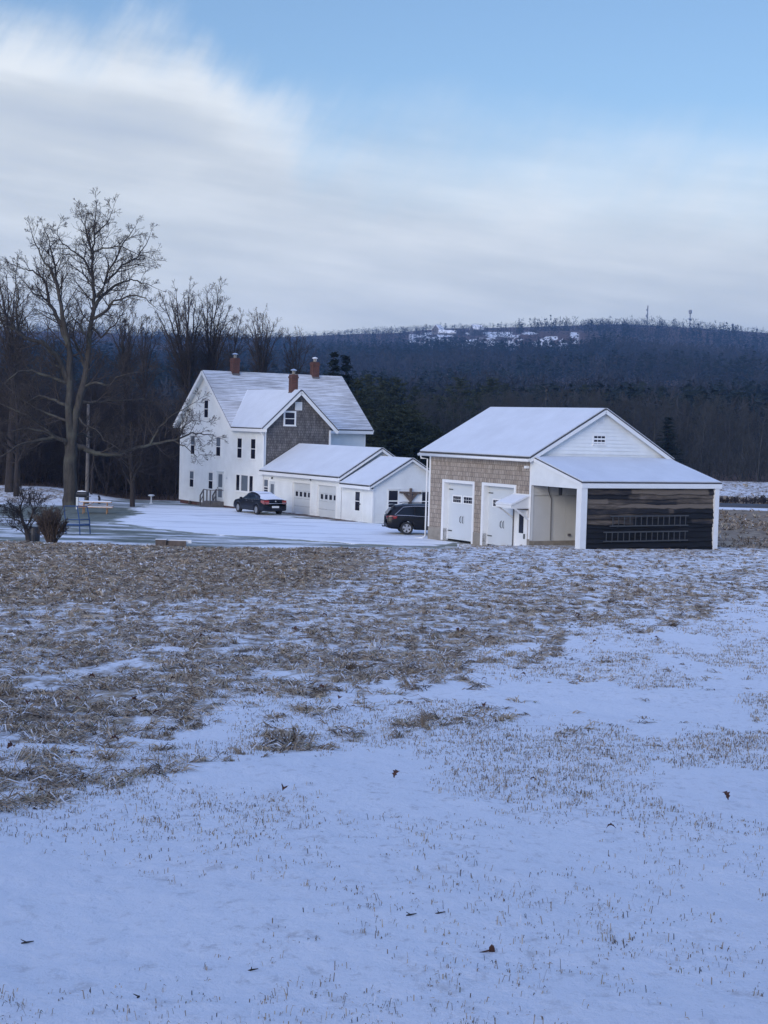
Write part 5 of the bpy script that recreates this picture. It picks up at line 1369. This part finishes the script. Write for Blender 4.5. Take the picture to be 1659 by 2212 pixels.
def acc2(x, y, r, vx, vy, cov):
    c = fbm(x*1.0, y*.4, 3, 41); dens = .05+.55*sm(500, 1500, vx)*(1-sm(1560, 1830, vy))+.16*(1-sm(1650, 1850, vy))+.4*cov
    return np.where((cov < .5) & (vy > 1250), dens*sm(.38, .62, c), 0)
tufts(236000, 5.5, 60, acc2, 4, lambda r: .002+.00024*r, lambda k: rg.uniform(.02, .08, k), lambda k: rg.uniform(.1, .6, k), lambda k: rg.uniform(.12, .62, k), 'sparse_grass', 'short dead grass blades poking through the smooth snow', lambda n, r: np.clip(rg.normal(.42, .16, n)+np.where(rg.random(n) < .15, .38, 0), 0, 1))
def acc3(x, y, r, vx, vy, cov):
    return np.where((cov > .2) & (vy < 1700) & (vy > 1210), .9*sm(.52, .66, clump(x+40, y))*(1-sm(1500, 1650, vx)), 0)
tufts(3600, 12, 70, acc3, 44, lambda r: .003+.0003*r, lambda k: rg.uniform(.1, .24, k), lambda k: rg.uniform(.15, .5, k), lambda k: rg.uniform(.7, 1, k), 'grass_tussocks', 'upright tan tussocks standing above the matted field grass', lambda n, r: np.clip(rg.normal(.55, .12, n), 0, 1))
def acc4(x, y, r, vx, vy, cov):
    tt = (x-2.481)*.5165-(y-88.413)*.8562; uu = (x-2.481)*.8562+(y-88.413)*.5165
    inb = (tt > -.6) & (tt < 13.8) & (uu > -1) & (uu < 9)
    return np.where((x > 9) & (y > 86) & ((y < 141) | (y > 152.5)) & (y < 186) & ~inb, np.where(y > 163, .25, .8)*sm(.36, .6, clump(x*.5, y*.5)), 0)
tufts(30000, 84, 186, acc4, 8, lambda r: .0004*r, lambda k: rg.uniform(.15, .38, k), lambda k: rg.uniform(.15, .5, k), lambda k: rg.uniform(.6, 1, k), 'rough_grass', 'rough brown grass on the slope between the barn and the road', lambda n, r: np.clip(rg.normal(.42, .13, n), 0, 1))
# the few tall stems by the path
x, y, z = on_ground(913, 1583); m = MB()
for k in range(16):
    a = rg.uniform(0, 6.28); t = rg.uniform(.1, .5); L = rg.uniform(.08, .27); m.tube([(0, 0, -.02), (math.cos(a)*t*L*.4, math.sin(a)*t*L*.4, L*.6), (math.cos(a)*t*L, math.sin(a)*t*L, L)], [.003, .0025, .0015], 4)
o = m.build('tall_grass_tuft', M['blade'], tone=[.35]*len(m.v)); o.location = (x, y, z); tag(o, 'tallest upright grass tuft, beside the snowy path in the middle of the field', 'grass tuft')
# curled oak leaves in the field
def leaf_mesh(seed, s=.11):
    r2 = np.random.default_rng(seed); m = MB(); lob = [(0, .08), (.12, .14), (.2, .38), (.32, .2), (.46, .46), (.6, .22), (.72, .36), (.86, .14), (1, .02)]
    cu = r2.uniform(.3, .8)
    for sd_ in (-1, 1):
        pts = [(s*a, sd_*s*b*.9, s*(b*cu+.35*math.sin(a*3)+r2.normal()*.03)) for a, b in lob]; mid = [(s*a, 0, s*.35*math.sin(a*3)) for a, b in lob]
        for i in range(len(lob)-1): m.poly([mid[i], mid[i+1], pts[i+1], pts[i]])
    me = bpy.data.meshes.new('leaf'); me.from_pydata(m.v, [], m.f); me.materials.append(M['leaf']); return me
LM = [leaf_mesh(i) for i in range(6)]
spots = [(310, 1408), (520, 1470), (295, 1463), (1040, 1480), (705, 1333), (610, 1720), (238, 1610), (100, 1726), (1572, 1745), (735, 1516), (60, 1540), (640, 1365), (1660, 1810), (430, 1385), (160, 1525), (850, 1700), (990, 1372), (760, 1450), (880, 1530), (560, 1520), (205, 1480), (330, 1560), (1135, 1470), (1470, 1330), (1290, 1395), (1170, 1455), (90, 1475), (480, 1290), (820, 1410), (1250, 1340), (1045, 1545), (380, 1480), (700, 1500), (1420, 1390), (150, 1650), (15, 1640), (290, 1530), (1330, 1800), (1160, 1700)]
for i, (vx, vy) in enumerate(spots):
    x, y, z = on_ground(vx, vy); o = bpy.data.objects.new('fallen_leaf', LM[i % 6]); COL.objects.link(o); z = float(Hn(np.array([x]), np.array([y]))[0])
    s = (.34+.22*rg.random())*(1+.035*y); o.location = (x, y, z+.03); o.rotation_euler = (rg.normal()*.4, rg.normal()*.4, rg.random()*6.28); o.scale = (s, s, s)
    tag(o, 'curled russet oak leaf lying in the snowy field', 'leaf', 'fallen oak leaves in the field')
# foreground: half-buried leaf, twigs
def gz(vx, vy): x, y, z = on_ground(vx, vy); return x, y, float(Hn(np.array([x]), np.array([y]))[0])
x, y, z = gz(1062, 2071); e = empty('half_buried_leaf', (x, y, z), 0, 'reddish brown half-buried leaf with a long stalk, in the snow at lower right of centre', 'leaf')
m = MB().poly([(-.014, 0, -.01), (.016, .004, -.01), (.012, .008, .018), (.0, .012, .032), (-.012, .008, .02)]).poly([(.016, .004, -.01), (.012, .03, -.008), (.006, .02, .02), (.012, .008, .018)]); m.build('blade', M['leaf'], e)
MB().tube([(-.01, 0, .008), (-.05, -.02, .004), (-.09, -.07, -.002)], [.004, .003, .002], 5).build('stalk', M['leaf'], e)
for i, (vx, vy, L, a, lab) in enumerate([(888, 2003, .05, .15, 'tiny forked black twig on the snow, left of a pair'), (950, 1995, .05, -.5, 'tiny black twig on the snow, right of a pair'), (545, 2106, .05, -.7, 'short black twig on the snow near the bottom left'), (300, 2172, .03, 1.2, 'black twig end with a snow-dusted brown leaf at the bottom left'), (60, 2038, .06, .6, 'thin brown twig lying on the snow at the far left bottom')]):
    x, y, z = gz(vx, vy); m = MB(); m.tube([(-L*.5, 0, .002), (-L*.1, 0, .006), (L*.5, .01, .009)], [.003, .0042, .002], 6); m.tube([(-L*.1, 0, .006), (-L*.45, .02, .012)], [.003, .0015], 5)
    o = m.build('twig', M['stick']); o.location = (x, y, z); o.rotation_euler = (0, a*.3, a); tag(o, lab, 'twig')

# ================================================================== far hillside: woods, farm, masts, air
rg = np.random.default_rng(99)
def far_crowns(name, N, r0, r1, con, label):
    az = rg.uniform(-.36, .36, N); r = np.sqrt(rg.uniform(r0*r0, r1*r1, N)) if r0 > 900 else r0*(r1/r0)**rg.random(N)
    x = r*np.sin(az); y = r*np.cos(az)
    cn = fbm(x/110+9, r/60, 3, 51)
    sel = (cn > .53) if con else ((cn <= .55) | (r > 1750))
    m, vx, vy = masks(x, y); sel &= m[..., 3] < .25
    if con: sel &= (r < 1750)
    x, y, r = x[sel], y[sel], r[sel]; n = len(x); z = H(x, y)
    hgt = rg.uniform(8, 15, n)*(1.15 if con else 1.0)*np.where(r < 650, .85, 1)*(1-.5*sm(1700, 2000, r))
    rad = hgt*(rg.uniform(.20, .28, n) if con else rg.uniform(.34, .5, n))
    K = np.where(r < 700, 1, 1)
    nb = 46 if r0 < 700 else 26
    X = np.repeat(x, nb); Y = np.repeat(y, nb); Z = np.repeat(z, nb); Hh = np.repeat(hgt, nb); Rd = np.repeat(rad, nb); k = len(X)
    f = rg.random(k); a = rg.uniform(0, 6.283, k)
    if con: rr = Rd*(1-f)**.8*rg.uniform(.3, 1, k); zz = Z+Hh*(.1+.9*f)
    else: rr = Rd*np.sqrt(np.clip(1-(f*1.9-.9)**2, 0.03, 1))*rg.uniform(.3, 1, k); zz = Z+Hh*(.1+.9*f)
    c = np.stack([X+rr*np.cos(a), Y+rr*np.sin(a), zz], -1)
    w = (Rd*.30)[:, None]
    if con:
        A_ = rg.normal(size=(k, 3))*[1, 1, .25]; B_ = rg.normal(size=(k, 3))*[.4, .4, .7]
    else:
        A_ = rg.normal(size=(k, 3))*[.5, .5, 1]; B_ = rg.normal(size=(k, 3))*[.35, .35, .25]
    A_ /= np.linalg.norm(A_, axis=1, keepdims=True); B_ /= (np.linalg.norm(B_, axis=1, keepdims=True)+.4)
    V = np.stack([c-A_*w, c+A_*w, c+B_*w*(1.0 if con else .55)], 1).reshape(-1, 3)
    patchy = fbm(x/70, r/45, 3, 61)
    tn = np.repeat(np.repeat(np.clip((patchy-.3)*1.7, 0, 1)+rg.normal(0, .12, n), nb), 3)
    o = fastmesh(name, V, [np.arange(3*k).reshape(-1, 3)], M['farcon' if con else 'farcrown'], tone=np.clip(tn, 0, 1)); tag(o, label, 'woods', kind='stuff'); return o
far_crowns('valley_woods', 5200, 270, 900, False, 'bare brown woods in the valley at the foot of the hill')
far_crowns('hill_woods', 17000, 880, 2330, False, 'bare woods covering the distant hill')
far_crowns('valley_conifers', 11000, 300, 1000, True, 'dark conifer stands in the valley woods')
far_crowns('hill_conifers', 16000, 980, 1800, True, 'dark conifer patches on the distant hill')
# skyline trees
# farm buildings on the high pasture
def far_house(vx, vy, W_, D_, hw, hr, rz, nm, lab):
    best = None
    for r in np.arange(1200, 2150, 6.):
        d = ray(vx, vy); d = d/np.hypot(d[0], d[1]); p = CAM+d*r
        if Hs(p[0], p[1]) >= p[2]: best = p; break
    if best is None: best = CAM+d*1900
    e = empty(nm, (best[0], best[1], Hs(best[0], best[1])-1), rz, lab, 'building')
    m = MB(); m.box(-W_/2, W_/2, -D_/2, D_/2, 0, hw); m.poly([(-W_/2, -D_/2, hw), (-W_/2, D_/2, hw), (-W_/2, 0, hr)]); m.poly([(W_/2, -D_/2, hw), (W_/2, D_/2, hw), (W_/2, 0, hr)]); m.build('walls', M['greywood'], e)
    for s in (-1, 1): MB().slab([(-W_/2-.4, s*(D_/2+.5), hw-.3), (W_/2+.4, s*(D_/2+.5), hw-.3), (W_/2+.4, 0, hr+.1), (-W_/2-.4, 0, hr+.1)], .3).build('roof', M['snow'], e)
    for k in range(3): MB().box(-W_/2+W_*(k+.7)/4, -W_/2+W_*(k+.7)/4+1.2, -D_/2-.12, -D_/2, 2, 4).build('window', M['glass'], e)
far_house(946, 722, 10, 11, 6, 11.5, .9, 'distant_farmhouse', 'leftmost of three snowy-roofed farm buildings high on the hill')
far_house(966, 724, 20, 8, 3.2, 6.5, -.05, 'farm_shed', 'long white middle one of three farm buildings high on the hill')
far_house(1029, 722, 13, 12, 6.5, 12.5, .35, 'distant_barn', 'steep snowy-roofed barn, rightmost of three farm buildings on the hill')
def mast(vx, vtop, vbase, kind, lab):
    Y = 2180; p = at_y(vx, vbase, Y); q = at_y(vx, vtop, Y); zg = Hs(p[0], Y); h = q[2]-zg; e = empty('radio_mast', (p[0], Y, zg), 0, lab, 'mast')
    m = MB()
    for sx_, sy_ in ((-.5, -.3), (.5, -.3), (0, .55)): m.tube([(sx_*1.3, sy_*1.3, -2), (sx_, sy_, h)], .28, 5)
    z = 0
    while z < h-3: m.tube([(-.6, -.35, z), (.6, -.35, z+3)], .14, 4); m.tube([(.6, -.35, z), (0, .6, z+3)], .14, 4); z += 3
    m.build('lattice', M['tower'], e)
    if kind == 0:
        for z, s in ((h*.78, 1.0), (h*.5, 1.5), (h*.45, 1.2)): MB().tube([(-1.2, -.4, z-s), (-1.2, -.4, z+s)], s*.8, 8).build('antenna', M['tower'], e)
    if kind == 1:
        MB().tube([(0, 0, h-5), (0, 0, h-4.4), (0, 0, h-.4), (0, 0, h+.4)], [1.2, 2.1, 2.3, 1.3], 10).build('antenna_cluster', M['tower'], e); MB().tube([(0, 0, h*.47), (0, 0, h*.52), (0, 0, h*.57)], [1, 2.9, 1], 10).build('platform', M['tower'], e)
    if kind == 2: MB().tube([(0, 0, h-2.2), (0, 0, h-1.4), (0, 0, h+.6), (0, 0, h+1.3)], [.6, 1.7, 1.7, .6], 10).build('antenna_cluster', M['tower'], e)
mast(1398, 660, 700, 0, 'tallest thin lattice mast on the ridge, left of three')
mast(1490, 670, 706, 1, 'middle mast on the ridge with a round antenna head')
mast(1582, 701, 716, 2, 'smallest mast on the ridge, right of three')
# air: the far hill fades to blue
hz = MB().box(-3600, 3600, -3400, 3500, -12, 240).build('haze', bpy.data.materials.new('haze_air')); hm = hz.data.materials[0]; hm.use_nodes = True
for nd in list(hm.node_tree.nodes): hm.node_tree.nodes.remove(nd)
ou = hm.node_tree.nodes.new('ShaderNodeOutputMaterial'); pv = hm.node_tree.nodes.new('ShaderNodeVolumePrincipled'); pv.inputs['Color'].default_value = (.25, .52, 1, 1); pv.inputs['Density'].default_value = .00018; pv.inputs['Anisotropy'].default_value = 0.0
hm.node_tree.links.new(pv.outputs[0], ou.inputs['Volume']); tag(hz, 'thin blue air between the camera and the hill', 'haze', kind='stuff')

# ================================================================== sky, sun, air
SUN_EL, SUN_AZ = math.radians(15), math.radians(207)      # behind the camera, veiled
w = bpy.data.worlds.new("World"); SC.world = w; w.use_nodes = True
nt = w.node_tree; bg = nt.nodes['Background']; bg.inputs[1].default_value = 0.13
W = NT.__new__(NT); W.t = nt
sky = nt.nodes.new('ShaderNodeTexSky'); sky.sky_type = 'NISHITA'; sky.sun_disc = False
sky.sun_elevation = SUN_EL; sky.sun_rotation = SUN_AZ; sky.ozone_density = 3.0; sky.air_density = 1.0; sky.dust_density = .4
tc = nt.nodes.new('ShaderNodeTexCoord'); sp = nt.nodes.new('ShaderNodeSeparateXYZ'); W.l(tc.outputs['Generated'], sp.inputs[0])
az = W.math('ARCTAN2', sp.outputs[0], sp.outputs[1]); el = W.math('ARCSINE', sp.outputs[2])
def cmb(x, y, z=0.0):
    c = nt.nodes.new('ShaderNodeCombineXYZ')
    for i, v in enumerate((x, y, z)):
        if isinstance(v, (int, float)): c.inputs[i].default_value = v
        else: W.l(v, c.inputs[i])
    return c.outputs[0]
# feathery edge noise (leaning strokes), broad noise, long level streaks
lean = W.math('ADD', az, W.math('MULTIPLY', el, -.55))
nfe = W.noise(cmb(W.math('MULTIPLY', lean, 30), W.math('MULTIPLY', el, 9)), 1.0, 6, .62)
nbr = W.noise(cmb(W.math('MULTIPLY', az, 7), W.math('MULTIPLY', el, 16), 3.3), 1.0, 5, .55)
nst = W.noise(cmb(W.math('MULTIPLY', az, 5), W.math('MULTIPLY', W.math('ADD', el, W.math('MULTIPLY', az, .12)), 42), 7.1), 1.0, 4, .55)
# cloud top: high on the left, lower to the right
top = W.mr(az, -.15, -.045, .243, .189)
top2 = W.math('ADD', top, W.math('MULTIPLY', W.mr(az, -.02, .25, 0, 1), -.015))
ledge = W.math('ADD', W.math('SUBTRACT', top2, el), W.math('ADD', W.math('MULTIPLY', W.math('SUBTRACT', nfe, .5), W.mr(az, -.1, .05, .062, .032)), W.math('MULTIPLY', W.math('SUBTRACT', nbr, .5), .05)))
soft = W.mr(az, -.09, .0, 0, 1)
mA = W.mr(ledge, -.014, .045); mB = W.mr(ledge, -.03, .075)
mk_ = nt.nodes.new('ShaderNodeMix'); W.l(soft, mk_.inputs[0]); W.l(mA, mk_.inputs[2]); W.l(mB, mk_.inputs[3])
mask = mk_.outputs[0]
mask = W.math('MULTIPLY', mask, W.mr(sp.outputs[1], -.2, .5))     # clear sky overhead and behind
mask = W.math('MULTIPLY', mask, .94)
veil = W.math('MULTIPLY', W.mr(el, .35, .8), .3)
mask = W.math('MAXIMUM', mask, veil)
ctone = W.math('ADD', W.math('ADD', W.math('MULTIPLY', nst, .5), .13), W.math('MULTIPLY', nbr, .45))
low = W.mr(el, .035, .13, -.05, .05)
ctone = W.math('ADD', ctone, low)
grey = W.math('MULTIPLY', W.mr(az, -.16, -.06, 1, 0), W.math('MULTIPLY', W.mr(el, .15, .175), W.mr(el, .205, .185)))
ctone = W.math('ADD', ctone, W.math('MULTIPLY', grey, -.17))
ctone = W.math('ADD', ctone, W.math('MULTIPLY', W.math('MULTIPLY', W.mr(ledge, .075, .01), W.mr(az, .0, -.1)), .1))
cloud = W.ramp(ctone, [(.34, (2.1, 2.36, 2.72)), (.56, (2.64, 2.83, 3.0)), (.76, (3.45, 3.6, 3.68))])
skc = nt.nodes.new('ShaderNodeMix'); skc.data_type = 'RGBA'; skc.blend_type = 'MULTIPLY'; skc.inputs[0].default_value = 1
W.l(sky.outputs[0], skc.inputs[6]); W.l(W.mix(W.mr(el, .30, .75), (.57, .54, .54), (1.04, 1.2, 1.75)), skc.inputs[7])
fin = W.mix(mask, skc.outputs[2], cloud); W.l(fin, bg.inputs[0])
sd = bpy.data.lights.new('sun', 'SUN'); sd.energy = .9; sd.angle = math.radians(30); sd.color = (1, .93, .86)
so = bpy.data.objects.new('sun', sd); COL.objects.link(so)
d = Vector((math.sin(SUN_AZ)*math.cos(SUN_EL), math.cos(SUN_AZ)*math.cos(SUN_EL), math.sin(SUN_EL)))
so.rotation_euler = (-d).to_track_quat('-Z', 'Y').to_euler()
SC.view_settings.view_transform = 'Standard'; SC.view_settings.look = 'None'; SC.view_settings.exposure = 1.1; SC.view_settings.gamma = 1
SC.cycles.volume_bounces = 0; SC.cycles.max_bounces = 6; SC.cycles.transparent_max_bounces = 8
SC.cycles.use_denoising = True
